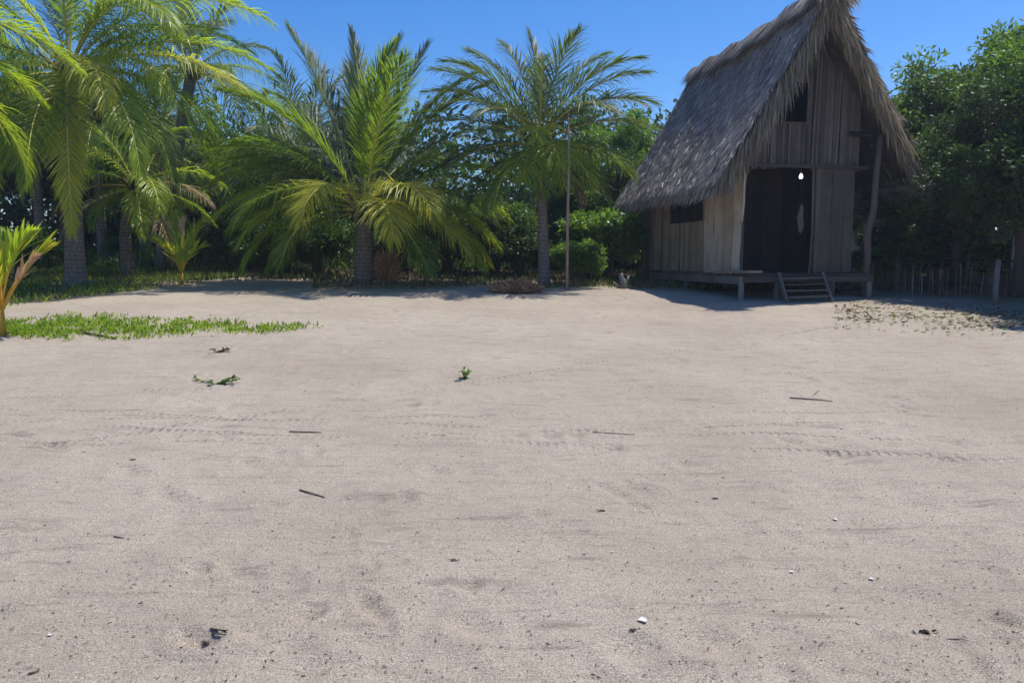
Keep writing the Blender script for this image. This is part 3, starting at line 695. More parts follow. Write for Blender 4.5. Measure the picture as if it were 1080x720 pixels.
E_ += [(130, 74, 3.2, 40, {}), (300, 72, 3.0, 60, {}), (180, 54, 3.4, 66, {}), (0, 54, 3.4, 70, {}), (212, 38, 3.1, 80, {}), (328, 40, 3.1, 84, {}), (15, -14, 2.7, 56, {}), (172, -16, 2.7, 56, {}), (265, 26, 2.6, 100, dict(mat='palm_bright')), (300, -22, 2.4, 56, dict(mat='palm_bright')), (270, -34, 2.2, 46, dict(mat='palm'))]
E_ = [(a, b, c*(.88 if b > 55 else .90 if b > 30 else .82 if (a < 230 or a > 335) else .62), d*(.82 if b > 0 else 1), dict(dict(mat='palm_cool', lw=.80, hang=.5, dens=58, width=.028), **k)) for a, b, c, d, k in E_]
palm(g, 4.15-.5, 'slender coconut palm with a loose grey green crown beside the thin pole', E_, .14, .10, (-.12, 0), 'palm_cool', flare=1.4)

# --- left foreground palm with arching lit fronds
g = gr(80, 301)
A_ = [(297, 6, 5.0, 94, dict(lw=.66, hang=.1, mat='palm_yellow', dens=74, ang0=52, bexp=.45)), (8, 26, 5.0, 66, dict(mat='palm_bright', lw=1.1, hang=1.0)), (345, 12, 4.7, 50, dict(mat='palm_yellow', lw=1.1, hang=1.0)), (20, 52, 5.2, 86, dict(mat='palm_bright', lw=1.05, hang=1.0)), (330, 44, 4.4, 100, dict(mat='palm_bright', lw=1.0, hang=1.0)), (262, 0, 4.6, 84, dict(mat='palm_bright')), (335, -12, 4.4, 70, dict(mat='palm', hang=.8)), (282, -20, 4.2, 66, dict(mat='palm', hang=.8)), (320, -5, 4.6, 82, dict(mat='palm_bright', hang=.5)), (215, -20, 4.2, 66, dict(mat='palm', hang=.8)), (245, -55, 2.6, 26, dict(mat='palm_dry', hang=.8)), (342, 58, 4.6, 98, dict(mat='palm', lw=.95, hang=1.1)), (2, 64, 4.6, 84, dict(mat='palm', lw=.9)),
      (298, 70, 4.2, 90, dict(mat='palm', lw=.9)), (230, 62, 4.2, 96, dict(mat='palm_bright', lw=.9, hang=1.0)), (200, 54, 4.2, 84, dict(mat='palm', lw=.9)), (172, 40, 4.4, 70, dict(mat='palm_cool', lw=.9)),
      (100, 78, 4.2, 40, dict(mat='palm_cool')), (40, 66, 4.4, 60, dict(mat='palm_cool')), (140, 62, 4.2, 60, dict(mat='palm_cool')), (70, 50, 4.2, 70, dict(mat='palm_cool')), (20, 40, 4.4, 76, dict(mat='palm')),
      (215, 20, 3.9, 70, dict(mat='palm', hang=.9)), (188, 10, 4.0, 60, dict(mat='palm', hang=.8)), (335, 16, 3.6, 84, dict(mat='palm_bright', hang=1.2)), (355, 4, 3.5, 74, dict(mat='palm', hang=1.1)), (28, 10, 3.6, 80, dict(mat='palm', hang=.9)),
      (225, -10, 3.0, 62, dict(mat='palm', hang=.9)), (312, 10, 3.4, 84, dict(mat='palm_yellow', hang=.9)), (20, -30, 2.7, 46, dict(DRY, hang=1.0)), (130, 5, 3.6, 70, dict(mat='palm')), (160, -20, 3.2, 55, dict(mat='palm'))]
palm(g, 5.3, 'tall thick coconut palm at the left with one long frond hanging straight down', A_,   .23, .15, (.12, .1), 'palm', flare=1.45, boss=.3)

# --- palm just outside the left edge whose fronds reach in
g = gr(60, 330); g = np.array((-12.2, 13.6, float(gz(0, 13.6))))
palm(g, 4.9, 'bright green coconut palm cut off by the left edge of the photo', spiral(26, 84, -15, 4.2, 50, 105, 20, ('palm', 'palm_bright', 'palm_bright'), 4, lw=.9, hang=.5), .2, .15, (.1, 0), 'palm_bright')

# --- small palm with pale curved trunk
g = gr(138, 291)
palm(g, 2.75, 'small coconut palm with a pale curved trunk and tired hanging fronds', spiral(9, 80, 10, 2.9, 50, 100, 60, ('palm', 'palm_bright'), 7, lw=.7, hang=.7)+
     [(a, b, 2.5, c, dict(mat=m, rib='rachis', lw=.6, hang=1.1)) for a, b, c, m in ((185, 8, 74, 'palm_dry'), (350, 12, 66, 'palm_dry'), (20, -5, 60, 'palm_bright'), (225, -15, 60, 'palm_dry'), (300, -10, 66, 'palm_bright'), (150, 0, 70, 'palm'), (330, -35, 45, 'palm_dry'))],
     .17, .13, (.25, 0), 'palm', flare=1.35, bow=-.18)

# --- taller palms behind
def back_palm(px, py, crown, label, n=20, L=3.6, seed=1, r=.15, mats=('palm_cool', 'palm'), lean=(.2, 0), extra=()):
    g = gr(px, py); top = at(crown[0], crown[1], g[1]); h = top[2]-g[2]
    palm(g, float(h), label, spiral(n, 82, -22, L, 42, 78, seed*50, mats, seed, lw=.85, hang=.75, dens=48, width=.032)+list(extra), r, r*.75, (float(top[0]-g[0]), 0), mats[0])
back_palm(172, 284, (203, 66), 'coconut palm behind the small pale trunk, its top rising clear of the others', 20, 3.0, 3, .22)
back_palm(255, 282, (318, 168), 'dark coconut palm half hidden behind the left side of the bushy palm', 18, 3.9, 5, .18, ('palm_cool', 'palm_cool'))
back_palm(109, 279, (100, 120), 'coconut palm with a thin dark trunk between the thick palm and the pale one', 18, 3.5, 8, .17)
back_palm(46, 280, (30, 100), 'coconut palm in the shade behind the palm at the left edge', 18, 3.5, 9, .17, ('palm', 'palm'))
back_palm(218, 283, (232, 205), 'low coconut palm in the shade right of the orange stemmed seedling', 16, 3.0, 12, .16, ('palm', 'palm'))
back_palm(150, 278, (165, 150), 'grey coconut palm deep in the grove above the pale trunk', 16, 3.4, 15, .15, ('palm_cool', 'palm'), extra=[(250, -50, 2.0, 30, dict(DRY)), (320, -55, 2.0, 25, dict(DRY))])

# ================================================================ BROADLEAF TREES AND BUSHES
def crown_mesh(name, rx, ry, rz, clumps, per, leaf, mats, seed, low=-.6, spread=.42):
    r = np.random.default_rng(seed); C = []
    while len(C) < clumps:
        v = r.normal(0, 1, 3); v /= np.linalg.norm(v)
        if v[2] < low: continue
        k = r.uniform(.45, 1.0)**.6*(1+.16*math.sin(v[0]*4+seed)+.12*math.sin(v[1]*5+seed*2)+.12*math.sin(v[2]*6+seed))
        C.append(v*k)
    C = np.array(C)*np.array((rx, ry, rz)); V = []; T = []; MI = []
    n = clumps*per; cen = np.repeat(C, per, 0); off = r.normal(0, 1, (n, 3)); off /= np.linalg.norm(off, axis=1, keepdims=True)
    off *= (r.random(n)**.55)[:, None]*np.array((spread, spread, spread*.7))*np.repeat(r.uniform(.6, 1.35, clumps), per)[:, None]
    P = cen+off
    D = off*1.2+r.normal(0, .35, (n, 3)); D /= np.linalg.norm(D, axis=1, keepdims=True)
    up = np.array((0, 0, 1.0))[None]+r.normal(0, .55, (n, 3))
    ct = np.repeat(r.uniform(0, .6, clumps), per); tint = np.clip(ct+r.uniform(0, .5, n), 0, 1)
    V, Q, T = strips(P, D, leaf*r.uniform(.7, 1.4, n), leaf*.5*r.uniform(.7, 1.2, n), r.uniform(0, .5, n), up, 2, tint, (.35, 1, .1))
    mi = np.repeat((r.random(clumps) < .35).astype(int), per*2)
    return np_mesh(name, V, Q, mats, mi, T), C
CR = {}
CR['tree_a'] = crown_mesh('crown_a', 2.3, 2.0, 2.2, 130, 250, .105, [M['leaf_a'], M['leaf_b']], 3)
CR['tree_b'] = crown_mesh('crown_b', 2.0, 2.0, 2.6, 130, 250, .10, [M['leaf_a'], M['leaf_d']], 5)
CR['tree_c'] = crown_mesh('crown_c', 2.4, 2.1, 1.9, 120, 250, .10, [M['leaf_b'], M['leaf_c']], 9)
CR['tree_d'] = crown_mesh('crown_d', 2.4, 2.2, 2.2, 140, 250, .10, [M['leaf_d'], M['leaf_a']], 21)
CR['bush_a'] = crown_mesh('bush_crown_a', 1.0, .9, .9, 60, 150, .11, [M['leaf_a'], M['leaf_b']], 11, -.3, .3)
CR['bush_b'] = crown_mesh('bush_crown_b', .9, .8, .85, 50, 130, .13, [M['leaf_c'], M['leaf_b']], 12, -.3, .28)
CR['bush_d'] = crown_mesh('bush_crown_d', 1.1, 1.0, .95, 70, 150, .11, [M['leaf_d'], M['leaf_a']], 14, -.3, .3)
TR = {}
def trunk_mesh(key, h):
    """a leaning trunk with limbs reaching the clumps of its crown, crown centre at height 1 * h"""
    me, C = CR[key]; mb = MB(); zc = h
    mb.tube([(0, 0, -.2), (.06, 0, zc*.35), (-.03, .05, zc*.7), (0, 0, zc)], [.17, .13, .11, .07], 9)
    r = random.Random(hash(key) % 99 if False else len(key)+int(h*10))
    for k in r.sample(range(len(C)), min(22, len(C))):
        c = Vector(C[k])+Vector((0, 0, zc)); s = Vector((0, 0, zc*r.uniform(.5, .95)))
        mid = s.lerp(c, .5)+Vector((r.uniform(-.2, .2), r.uniform(-.2, .2), .15)); mb.tube([s, mid, c], [.05, .03, .012], 5)
    return np_mesh('trunk', np.vstack(mb.V), np.vstack(mb.Q), [M['bark']], None, np.concatenate(mb.T), True)
for k, h in (('tree_a', 3.0), ('tree_b', 3.2), ('tree_c', 2.6), ('tree_d', 3.0)): TR[k] = (trunk_mesh(k, h), h)
for k in ('bush_a', 'bush_b', 'bush_d'): TR[k] = (trunk_mesh(k, .75), .75)
def tree(key, x, y, s, rot, label, name='broadleaf_tree', cat='tree', group='trees behind the yard', z=None, sz=1.0):
    g_ = float(gz(x, y)) if z is None else z
    root = empty(name, (x, y, g_), label, cat, group, rz=R(rot)); root.scale = (s, s, s*sz)
    link('trunk' if 'tree' in name else 'stem', TR[key][0], root); link('crown', CR[key][0], root, loc=(0, 0, TR[key][1]))
    return root
# behind, right part between the slender palm and the hut
def tp(key, px, vtop, Y, rot, label, sz=1.0, **kw):
    """tree whose crown reaches the height seen at vtop"""
    X = at(px, 272, Y)[0]; top = at(px, vtop, Y)[2]; g_ = float(gz(X, Y)); H_ = top-g_
    nat = TR[key][1]+{'tree_a': 2.35, 'tree_b': 2.75, 'tree_c': 2.05, 'tree_d': 2.35, 'bush_a': 1.05, 'bush_b': 1.0, 'bush_d': 1.1}[key]
    s = H_/nat/sz; return tree(key, float(X), Y, s, rot, label, sz=sz, **kw)
BK = 'trees behind the yard'
tp('tree_c', 648, 122, 25, 10, 'broad green tree whose crown shows between the slender palm and the thatch roof')
tp('tree_a', 700, 140, 27, 80, 'green tree directly behind the left eave of the thatched hut')
tp('tree_d', 600, 178, 24, 200, 'dark leafy tree directly behind the slender palm trunk')
tp('tree_a', 520, 204, 26, 40, 'dark tree in the gap between the bushy palm and the slender palm')
tp('tree_d', 455, 196, 26, 120, 'dark tree behind the right side of the bushy palm')
tp('tree_b', 395, 150, 27, 150, 'dark tree directly behind the trunk of the bushy palm')
tp('tree_d', 325, 165, 27, 250, 'dark tree behind the left fronds of the bushy palm')
tp('tree_a', 268, 150, 29, 310, 'dark tree between the palm grove and the bushy palm')
tp('tree_d', 205, 140, 30, 20, 'dark tree behind the low palms of the grove')
tp('tree_a', 150, 110, 31, 75, 'shaded tree at the back of the palm grove behind the pale trunk')
tp('tree_d', 70, 90, 30, 140, 'shaded tree at the back of the grove behind the thick palm')
tp('tree_a', 0, 70, 28, 230, 'shaded tree at the far left edge of the grove')
# right of the hut
tp('tree_b', 985, 70, 20, 15, 'tall tree rising just right of the thatch roof')
tp('tree_c', 1040, 45, 21, 60, 'tall tree with sunlit top right of the hut')
tp('tree_a', 1090, 10, 19, 110, 'tallest tree at the right edge of the photo')
tp('tree_d', 1010, 110, 17.4, 200, 'dark tree leaning over the stick fence', sz=.9)
tp('tree_d', 1172, 40, 13.7, 260, 'dark tree at the right edge nearest the camera')
tp('tree_b', 940, 150, 24, 320, 'dark tree behind the side porch of the hut')
tp('tree_d', 905, 150, 27, 45, 'dark tree far behind the crooked porch post')
tp('tree_b', 1230, 10, 14.6, 300, 'tree beyond the right edge shading the fence')
tp('tree_d', 1075, 75, 15.3, 30, 'dark tree spreading right above the pale weathered post')
tp('tree_d', 1262, 0, 12.2, 90, 'nearest tree beyond the right edge shading the leaf litter')
tp('tree_c', 1020, 60, 19, 170, 'bright leaved tree behind the dark tree over the stick fence')
# far wood closing the view
def woodland():
    V_, Q_, M_, T_, n0 = [], [], [], [], 0
    r = np.random.default_rng(77); n = 1700
    C = np.stack([r.uniform(-42, 34, n), r.uniform(31, 36, n), r.random(n)**1.25*5.8+1.5], -1); per = 60
    cen = np.repeat(C, per, 0); m = n*per; off = r.normal(0, .45, (m, 3)); D = off+r.normal(0, .3, (m, 3)); D /= np.linalg.norm(D, axis=1, keepdims=True)
    V, Q, T = strips(cen+off, D, r.uniform(.2, .42, m), r.uniform(.12, .22, m), r.uniform(0, .5, m), np.array((0, -.5, 1.0))[None]+r.normal(0, .6, (m, 3)), 2, np.repeat(r.random(n), per), (.4, 1, .1))
    o = link('woodland', np_mesh('woodland', V, Q, [M['leaf_d'], M['leaf_a']], np.repeat((r.random(n) < .4).astype(int), per*2), T)); tag(o, 'dim green wood closing the view far behind the palms and the hut', 'woodland', kind='stuff')
woodland()
# bushes
def bp(key, px, vtop, Y, rot, label, **kw): return tp(key, px, vtop, Y, rot, label, name='leafy_bush', cat='bush', group='bushes along the back of the yard', **kw)
for px, vt, Y, k, lb in ((262, 215, 22.5, 'bush_d', 'dark bush at the left end of the hedge beside the palm grove'), (300, 228, 22, 'bush_a', 'round green bush under the left fronds of the bushy palm'),
                         (335, 222, 21.5, 'bush_a', 'green bush just left of the bushy palm trunk'), (425, 225, 22, 'bush_d', 'dark bush just right of the bushy palm trunk'),
                         (470, 215, 22.5, 'bush_d', 'dark bush under the right fronds of the bushy palm'), (520, 205, 22, 'bush_a', 'green bush left of the slender palm'),
                         (550, 232, 21, 'bush_d', 'dark bush touching the left side of the slender palm trunk'), (640, 212, 21.0, 'bush_b', 'light green bush left of the hut wall'),
                         (612, 248, 19, 'bush_b', 'low fresh green bush right behind the thin pole'), (690, 230, 23, 'bush_d', 'dark bush behind the rear corner of the hut'),
                         (958, 248, 19, 'bush_b', 'sunlit green bush behind the left end of the stick fence'), (1062, 245, 17, 'bush_b', 'bright green bush above the weathered fence post'),
                         (1000, 235, 19, 'bush_d', 'dark bush behind the middle of the stick fence'), (925, 240, 22, 'bush_d', 'dark bush behind the side porch'),
                         (215, 240, 25, 'bush_d', 'shaded bush behind the seedling'), (60, 250, 24, 'bush_a', 'shaded bush left of the thick palm trunk'), (20, 235, 20, 'bush_a', 'bush at the left edge behind the grass'),
                         (125, 245, 27, 'bush_a', 'bush in the back of the grove left of the pale trunk')):
    bp(k, px, vt, Y, random.uniform(0, 360), lb)

# far houses glimpsed behind the porch
def far_shed():
    g = at(903, 285, 26); r = empty('shed', (float(g[0]), 26, float(gz(0, 26))), 'small white shed with a red roof seen past the crooked porch post', 'shed')
    mb = MB(); mb.box((0, 0, .7), (1.4, 1.2, 1.5), t=.5); b = mb.build('wall', M['white'], r)
    mb = MB(); mb.box((0, -.1, 1.62), (1.9, 1.7, .06), (R(14), R(10), 0)); mb.build('roof', M['red'], r)
    mb = MB(); mb.box((.1, -.61, .75), (.45, .02, 1.1)); mb.build('doorway', M['black'], r)
far_shed()

# ================================================================ POLES, FENCE
g = gr(598, 306)
mb = MB(); top = at(597, 122, g[1]); h = top[2]-g[2]
mb.tube([(0, 0, -.3), (.0, 0, h*.4), (.02, 0, h*.7), (0, 0, h)], [.036, .032, .026, .018], 8, 0, .5)
o = mb.build('wooden_pole', M['pole_wood'], None, True, loc=tuple(g)); tag(o, 'thin tall bare wooden pole standing on the sand in front of the slender palm', 'pole')
def fence():
    A = gr(945, 309); B = gr(1110, 319); A[1] = max(A[1], 16.2); L = math.hypot(B[0]-A[0], B[1]-A[1])
    A = np.array((at(945, 300, 16.3)[0], 16.3, float(gz(0, 16.3)))); B = np.array((at(1110, 300, 15.3)[0], 15.3, float(gz(0, 15.3)))); L = float(np.hypot(*(B-A)[:2]))
    r = empty('stick_fence', tuple(A), 'rough low fence of thin upright sticks and rails under the right trees', 'fence', rz=math.atan2(B[1]-A[1], B[0]-A[0])); r.rotation_euler.x = 0
    x = .05; n = 0
    while x < L and n < 95:
        h = random.uniform(.42, .72); mb = MB(); yo = random.uniform(-.02, .02)
        mb.tube([(x, yo, -.05), (x+random.uniform(-.04, .04), yo, h)], [random.uniform(.010, .017), .008], 5, 0, random.random()); mb.build('stick', M['board'] if n % 3 else M['slat'], r)
        x += random.uniform(.03, .075)+(.1 if random.random() < .06 else 0); n += 1
    for z in (.20, .50, .72):
        mb = MB(); mb.tube([(0, .03, z), (L*.35, .035, z+.03), (L*.7, .03, z-.02), (L, .035, z+.01)], .018, 6, 0, .3); mb.build('rail', M['darkwood'], r)
    for x in (0, 1.35, L-.1):
        mb = MB(); mb.tube([(x, .08, -.2), (x+.02, .08, .85)], [.04, .03], 8, 0, .2); mb.build('post', M['board'], r)
fence()
g = gr(1049, 319); mb = MB(); mb.tube([(0, 0, -.2), (.0, 0, .4), (.015, 0, .84)], [.058, .052, .05], 9, 0, .9)
o = mb.build('fence_post', M['greywood'], None, True, loc=tuple(g)); tag(o, 'stout pale weathered post in front of the stick fence at the right', 'post')
p = at(1055, 207, 16.6); g_ = float(gz(0, 16.6)); mb = MB(); mb.tube([(0, 0, -.2), (.03, 0, 1.5), (-.02, 0, 3.0), (.05, 0, 4.4)], [.075, .065, .06, .05], 9, 0, .9)
o = mb.build('bare_trunk', M['log'], None, True, loc=(float(p[0]), 16.0, g_)); tag(o, 'pale bare upright trunk showing among the dark leaves at the right', 'trunk')
# ================================================================ SEEDLINGS
def seedling(px, py, label, leaves, stemh=.3, scale=1):
    g = gr(px, py); root = empty('coconut_seedling', tuple(g), label, 'seedling', 'young coconut seedlings'); root.scale = (scale,)*3
    mb = MB()
    for k in range(5):
        a = k*1.26; mb.tube([(.03*math.cos(a), .03*math.sin(a), -.05), (.02*math.cos(a), .02*math.sin(a), stemh)], [.03, .02], 6, 0, random.random())
    mb.build('stem', M['orange_stem'], root, True)
    for (az, el, L, dr, kw) in leaves:
        kw = dict(kw); lm = kw.pop('mat', 'palm_bright'); mb = MB(); q = dict(lw=.46, dens=44, width=.046, hang=.12, petiole=.28, prib=.016, ang0=20); q.update(kw); frond(mb, R(az), R(el), L, R(dr), **q)
        o = mb.build('frond', [M[lm], M['orange_stem']], root); o.location = (0, 0, stemh*.8)
        if lm == 'dried_tip': o['label'] = 'dried pinkish brown leaf'
    return root
seedling(192, 301, 'young coconut seedling with orange stem and one dried leaf tip at the sand edge', [(95, 88, .9, 10, {}), (130, 80, 1.5, 12, dict(mat='palm_bright')), (170, 76, 1.1, 50, {}), (345, 72, 1.35, 22, {}), (350, 70, 1.0, 60, {}), (300, 78, .55, 20, {}),
         (40, 80, .8, 30, {}), (255, 72, .8, 50, dict(mat='palm_yellow')), (190, 74, 1.0, 44, dict(mat='palm_yellow')), (330, 84, 1.35, 6, dict(mat='dried_tip', petiole=.65, lw=.3))], .32)
seedling(3, 354, 'larger yellow stemmed coconut seedling cut by the left edge with a dried leaf pointing right', [(335, 74, 1.45, 55, dict(mat='palm_bright', petiole=.4)), (350, 58, 1.0, 20, dict(mat='dried_tip', petiole=.45, lw=.30, prib=.02)),
         (100, 84, 1.1, 20, dict(mat='palm_bright')), (150, 76, 1.2, 30, {}), (190, 66, 1.3, 50, {}), (230, 60, 1.2, 60, dict(mat='palm_yellow')), (290, 72, 1.0, 30, dict(mat='palm_yellow')), (20, 70, 1.1, 35, dict(mat='palm_yellow', petiole=.5)), (260, 78, 1.3, 30, {})], .4, 1.0)

# ================================================================ GRASS, LITTER
def scatter(name, cnt, fn, label, mats, hgt=(.05, .14), wid=.010, cat='grass', lay=False, droop=(.3, 1.2), seg=2):
    P = np.array([fn() for _ in range(cnt)]); n = len(P)
    a = rng.uniform(0, 6.283, n); e = rng.uniform(.0, .35, n) if lay else rng.uniform(.7, 1.5, n)
    D = np.stack([np.cos(e)*np.cos(a), np.cos(e)*np.sin(a), np.sin(e)], -1)
    V, Q, T = strips(P, D, rng.uniform(*hgt, n), wid*rng.uniform(.6, 1.4, n), rng.uniform(*droop, n), np.array((0, 0, 1.0))[None]+rng.normal(0, .8, (n, 3)), seg, None, (.6, 1, .1))
    mi = np.repeat(rng.integers(0, len(mats), n), seg)
    o = link(name, np_mesh(name, V, Q, mats, mi, T)); tag(o, label, cat, kind='stuff'); return o
def patch_pt():
    while True:
        px = 4+345*random.random()**1.25; c = 346+1.5*math.sin(px*.05); hgt = 12*(1-.8*max(0, (px-130)/220))*min(1, .45+px/90)
        py = random.gauss(c, hgt*.6)
        if abs(py-c) > hgt*(1.1+.6*mnoise.noise((px*.06, 0, 5))): continue
        g = gr(px, py)
        if mnoise.noise((g[0]*2.4, g[1]*3.2, 7))+.6*mnoise.noise((g[0]*7, g[1]*7, 3)) < -.12 and random.random() < .93: continue
        if random.random() < (px-170)/175: continue
        return g+np.array((0, 0, .01))
scatter('grass_patch', 6000, patch_pt, 'bright green strip of creeping grass on the sand at the left', [M['grass'], M['grass'], M['palm_bright'], M['grass_dull']], (.02, .085), .02)
def left_grass():
    while True:
        x = random.uniform(-15.5, -6.0); y = random.uniform(12.0, 27)**1.0; lim = 12.5+max(0, (x+9.6))*3.6
        if y < lim+mnoise.noise((x, y, 2))*1.5: continue
        if mnoise.noise((x*.9, y*.9, 1)) < -.15 and random.random() < .8: continue
        return np.array((x, y, float(gz(x, y))+.03))
scatter('ground_cover', 22000, left_grass, 'patchy green grass and weeds under the palm grove at the left', [M['grass_dull'], M['grass_dull'], M['grass'], M['litter']], (.06, .2), .02)
def right_litter():
    while True:
        px = random.uniform(880, 1085); py = random.gauss(332, 7)+(px-950)*.04; 
        if py < 318: continue
        g = gr(px, py)
        if mnoise.noise((g[0]*1.5, g[1]*1.5, 9)) < 0 and random.random() < .7: continue
        return g+np.array((0, 0, .012))
scatter('leaf_litter', 1100, right_litter, 'dry leaves and thin weeds strewn on the shaded sand at the right', [M['litter'], M['litter'], M['grass_dull']], (.03, .10), .022, 'leaf litter', True, (.1, .5))
def back_litter():
    px = random.uniform(150, 940); Y = random.uniform(17.2, 23) if px < 680 else random.uniform(17, 22)
    x = at(px, 300, Y)[0]; return np.array((x, Y+ (2.0 if px < 330 else 0), float(gz(x, Y+(2.0 if px < 330 else 0)))+.03))
scatter('undergrowth', 9000, back_litter, 'dead leaves and sparse weeds on the shaded ground along the hedge', [M['litter'], M['litter'], M['grass_dull'], M['leaf_a']], (.05, .2), .03, 'undergrowth', False, (.2, 1.0))

def far_growth():
    x = random.uniform(-22, 16); y = random.uniform(23.5, 30); return np.array((x, y, float(gz(x, y))-.05))
scatter('undergrowth', 16000, far_growth, 'knee high dark green undergrowth in the shade behind the hedge', [M['leaf_a'], M['leaf_b'], M['leaf_d']], (.25, .8), .07, 'undergrowth', False, (.3, 1.2), 3)
# brown pile of husks and dry fronds
def pile():
    g = gr(545, 308); cnt = 2600; a = rng.uniform(0, 6.283, cnt); rr = np.sqrt(rng.random(cnt)); x = rr*np.cos(a)*.52; y = rr*np.sin(a)*.34
    z = .22*(1-rr**1.6)*rng.random(cnt)+.02; e = rng.uniform(-.1, .8, cnt); b = rng.uniform(0, 6.283, cnt)
    V, Q, T = strips(np.stack([x, y, z], -1), np.stack([np.cos(e)*np.cos(b), np.cos(e)*np.sin(b), np.sin(e)], -1), rng.uniform(.06, .28, cnt), rng.uniform(.012, .04, cnt), rng.uniform(0, .8, cnt), rng.normal(0, 1, (cnt, 3)), 2, None, (.7, 1, .2))
    me = np_mesh('dry_leaf_pile', V, Q, [M['litter_red']], None, T); o = link('dry_leaf_pile', me, None, loc=tuple(g)); tag(o, 'low heap of reddish brown dry palm leaves on the sand near the thin pole', 'leaf pile')
pile()
def driftwood():
    g = gr(657, 304); mb = MB()
    mb.tube([(0, 0, 0), (.02, 0, .14), (-.05, .02, .28), (-.02, 0, .36)], [.10, .075, .05, .02], 8); mb.tube([(0, 0, .08), (.12, 0, .20), (.13, 0, .30)], [.05, .04, .02], 7)
    mb.tube([(.02, 0, .03), (-.14, -.05, .05), (-.24, -.03, .16)], [.05, .035, .015], 7); mb.tube([(0, -.05, .03), (.18, -.1, .04), (.32, -.08, .02)], [.04, .03, .015], 6)
    o = mb.build('driftwood_stump', M['drift'], None, True, loc=tuple(g)); tag(o, 'small pale twisted driftwood stump in the shade left of the hut', 'driftwood')
driftwood()
g = gr(99, 296); 
def blob(px, py, sx, sy, sz, mat, name, label, cat, seed=1, group=None):
    g = gr(px, py); mb = MB(); r = random.Random(seed); n, m_ = 10, 6; V = []
    for i in range(m_+1):
        ph = math.pi*i/m_
        for k in range(n):
            th = 2*math.pi*k/n; q = 1+r.uniform(-.16, .16)*(0 < i < m_); V.append((sx*q*math.sin(ph)*math.cos(th), sy*q*math.sin(ph)*math.sin(th), sz*q*math.cos(ph)))
    Q = [(i*n+k, i*n+(k+1) % n, (i+1)*n+(k+1) % n, (i+1)*n+k) for i in range(m_) for k in range(n)]
    mb.add(V, Q); o = mb.build(name, mat, None, True, loc=(float(g[0]), float(g[1]), float(g[2])+sz*.55)); tag(o, label, cat, group); o.rotation_euler = (r.uniform(-.2, .2), r.uniform(-.2, .2), r.uniform(0, 3)); return o
blob(99, 300, .13, .09, .07, M['stone'], 'rock', 'pale rock lying in the grass beside the thick palm trunk', 'rock', 2)
blob(64, 309, .16, .08, .05, M['twig'], 'coconut_husk', 'dark coconut husk in the grass left of the thick palm', 'husk', 3)
# ---- small things lying on the open sand
def stick(px, py, qx, qy, r, label, mat='twig', bend=.02):
    r = r*(.55 if r < .015 else .8); A = gr(px, py); B = gr(qx, qy); c = (A+B)/2; bend = min(bend, .08*math.dist(A, B)); mb = MB(); a = Vector(A-c); b = Vector(B-c); mid = Vector((random.uniform(-bend, bend), random.uniform(-bend, bend), r))
    mb.tube([a+Vector((0, 0, r)), a.lerp(b, .3)+mid, a.lerp(b, .7)+mid*1.3, b+Vector((0, 0, r*1.1))], [r, r*1.1, r*.9, r*.6], 6, 0, .4)
    c[2] = float(gz(c[0], c[1]))+.0015
    o = mb.build('twig', M[mat], None, True, loc=tuple(c)); tag(o, label, 'twig', 'twigs lying on the open sand')
stick(305, 456, 339, 457, .010, 'straight brown twig lying level on the sand below the grass strip')
stick(316, 517, 342, 525, .009, 'short dark bent twig left of the centre of the sand')
stick(833, 421, 878, 425, .012, 'long thin twig on the sand in front of the hut steps')
stick(856, 418, 864, 411, .006, 'tiny upright sprig of wood just behind the long twig', bend=.0)
stick(625, 456, 670, 459, .006, 'thin faint stem on the sand right of the green sprig')
stick(222, 663, 241, 665, .006, 'upper one of two parallel dark slivers near the lower left')
stick(224, 667, 239, 669, .005, 'lower one of two parallel dark slivers near the lower left')
stick(30, 711, 42, 708, .006, 'short dark sliver at the lower left corner of the sand')
stick(990, 674, 1022, 675, .004, 'thin root like twig at the lower right beside a dark scrap')
stick(120, 566, 131, 568, .006, 'tiny curved dark twig on the left of the sand')
stick(80, 350, 122, 358, .02, 'dark branch lying in front of the grass strip', bend=.04)
stick(120, 303, 148, 305, .035, 'thick dark palm stalk lying left of the seedling')
def shell(px, py, s, label, rot=0):
    g = gr(px, py); mb = MB(); V = []; Q = []; n = 9; s *= .75
    for i in range(5):
        t = i/4
        for k in range(n):
            a = (k/(n-1)-.5)*1.9; rr = s*t*(1+.04*(k % 2)); V.append((rr*math.cos(a)*1.5, rr*math.sin(a), s*.18*math.sin(t*math.pi*.62)+.0015*(k % 2)))
    for i in range(4):
        for k in range(n-1): Q.append((i*n+k, i*n+k+1, (i+1)*n+k+1, (i+1)*n+k))
    mb.add(V, Q); o = mb.build('shell', M['shell'], None, True, loc=(float(g[0]), float(g[1]), float(g[2])+.004)); o.rotation_euler = (0, R(8), R(rot))
    md = o.modifiers.new('s', 'SOLIDIFY'); md.thickness = .002; tag(o, label, 'shell', 'white shells on the sand')
shell(672, 655, .035, 'largest white shell low on the sand right of centre', 10)
shell(878, 548, .022, 'white shell with a dark side on the right half of the sand', -10)
shell(833, 604, .018, 'small pale shell left of the larger fragment', 30)
shell(916, 611, .020, 'faint pale shell fragment right of the small shell', 0)
shell(50, 671, .012, 'tiny white shell near the lower left', 40)
shell(368, 526, .012, 'tiny white shell at the left of the sand centre', 70)
shell(633, 512, .010, 'tiny white shell above the middle of the sand', 20)
shell(645, 583, .012, 'tiny white shell above the largest one', 50)
shell(106, 464, .014, 'small white shell left of the straight twig', 15)
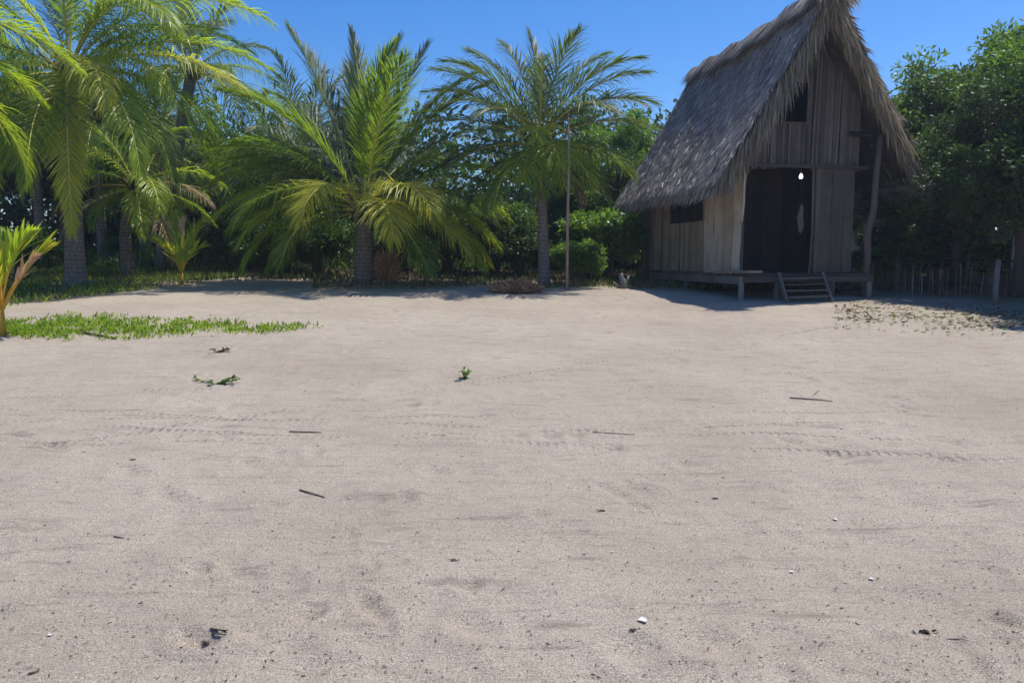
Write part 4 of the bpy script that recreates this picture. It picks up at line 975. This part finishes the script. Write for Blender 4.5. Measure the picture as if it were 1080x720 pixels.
def scrap(px, py, s, label, seed):
    g = gr(px, py); n = 26; r = np.random.default_rng(seed); s *= .8; P = r.normal(0, s*.4, (n, 3))*np.array((1.6, .7, .2)); P[:, 2] = np.abs(P[:, 2]); D = r.normal(0, 1, (n, 3)); D[:, 0] *= 1.8; D[:, 2] = np.abs(D[:, 2])*.25; D /= np.linalg.norm(D, axis=1, keepdims=True)
    V, Q, T = strips(P, D, r.uniform(.4, .9, n)*s, np.full(n, s*.45), r.uniform(0, .6, n), r.normal(0, 1, (n, 3)), 2, None, (.7, 1, .2))
    o = link('leaf_scrap', np_mesh('leaf_scrap', V, Q, [M['twig']], None, T), None, loc=(float(g[0]), float(g[1]), float(g[2])+.004)); tag(o, label, 'leaf scrap', 'dark leaf scraps on the sand')
scrap(975, 667, .030, 'dark curled leaf scrap at the lower right of the sand', 1)
scrap(635, 539, .022, 'black leaf scrap right of the centre of the sand', 2)
scrap(479, 591, .016, 'small dark scrap in the middle of the sand', 3)
scrap(218, 679, .022, 'dark scrap in a hollow near the lower left', 4)
scrap(668, 665, .016, 'dark scrap just below the largest shell', 5)
scrap(140, 485, .018, 'dark scrap with a short trail on the left of the sand', 6)
scrap(755, 526, .018, 'flat dark scrap between the centre and the pale shells', 7)
def sprig(px, py, n, s, label, lay=False, mat='leaf_c'):
    g = gr(px, py); root = empty('green_sprig', tuple(g), label, 'weed', 'green sprigs growing on the open sand'); mb = MB(); lv = MB()
    for k in range(n):
        a = random.uniform(0, 6.28); e = random.uniform(.1, .5) if lay else random.uniform(.6, 1.4); L = s*random.uniform(.6, 1.2)
        d = Vector((math.cos(e)*math.cos(a)*(1.6 if lay else 1), math.cos(e)*math.sin(a), math.sin(e))); mb.tube([(0, 0, 0), d*L*.5, d*L], [.004, .003, .002], 4)
        m_ = 7; P = np.array([list(d*L*random.uniform(.3, 1)) for _ in range(m_)]); D = rng.normal(0, 1, (m_, 3)); D[:, 2] = np.abs(D[:, 2])*.4; D /= np.linalg.norm(D, axis=1, keepdims=True)
        V, Q, T = strips(P, D, rng.uniform(.03, .06, m_), np.full(m_, .028), np.full(m_, .2), np.array((0, 0, 1.0))[None]+rng.normal(0, .4, (m_, 3)), 2, None, (.5, 1, .2)); lv.add(V, Q, 0, T)
    mb.build('stem', M['leaf_b'], root); lv.build('leaves', M[mat], root)
sprig(226, 405, 8, .17, 'low dark green sprig creeping on the sand below the grass strip', True, 'leaf_b')
sprig(490, 399, 6, .12, 'lone upright green sprig in the middle of the sand')
sprig(228, 371, 5, .12, 'withered tiny sprig just below the grass strip', True, 'litter')
# grit and bits nobody could count
def bit():
    px = random.uniform(0, 1080); py = 330+390*random.random()**1.0; g = gr(px, py); return g+np.array((0, 0, .004))
scatter('sand_debris', 2200, bit, 'tiny dark bits of twig and leaf strewn over the open sand', [M['twig'], M['twig'], M['litter']], (.003, .022), .005, 'debris', True, (0, .3))

def haze():  # volume added to lift the darks like veiling lens glare
    mb = MB(); mb.box((0, 45, 6.5), (410, 310, 15)); m = bpy.data.materials.new('haze_glare'); m.use_nodes = True; t = m.node_tree; t.nodes.clear()
    o = N(t, 'ShaderNodeOutputMaterial'); v = N(t, 'ShaderNodeVolumePrincipled'); v.inputs['Density'].default_value = HAZE; v.inputs['Color'].default_value = (.72, .84, 1, 1); v.inputs['Anisotropy'].default_value = .3
    t.links.new(v.outputs[0], o.inputs['Volume']); h = mb.build('haze', m); tag(h, 'thin bluish haze added over the yard for lens glare', 'haze', kind='stuff')
if HAZE > 0: haze()
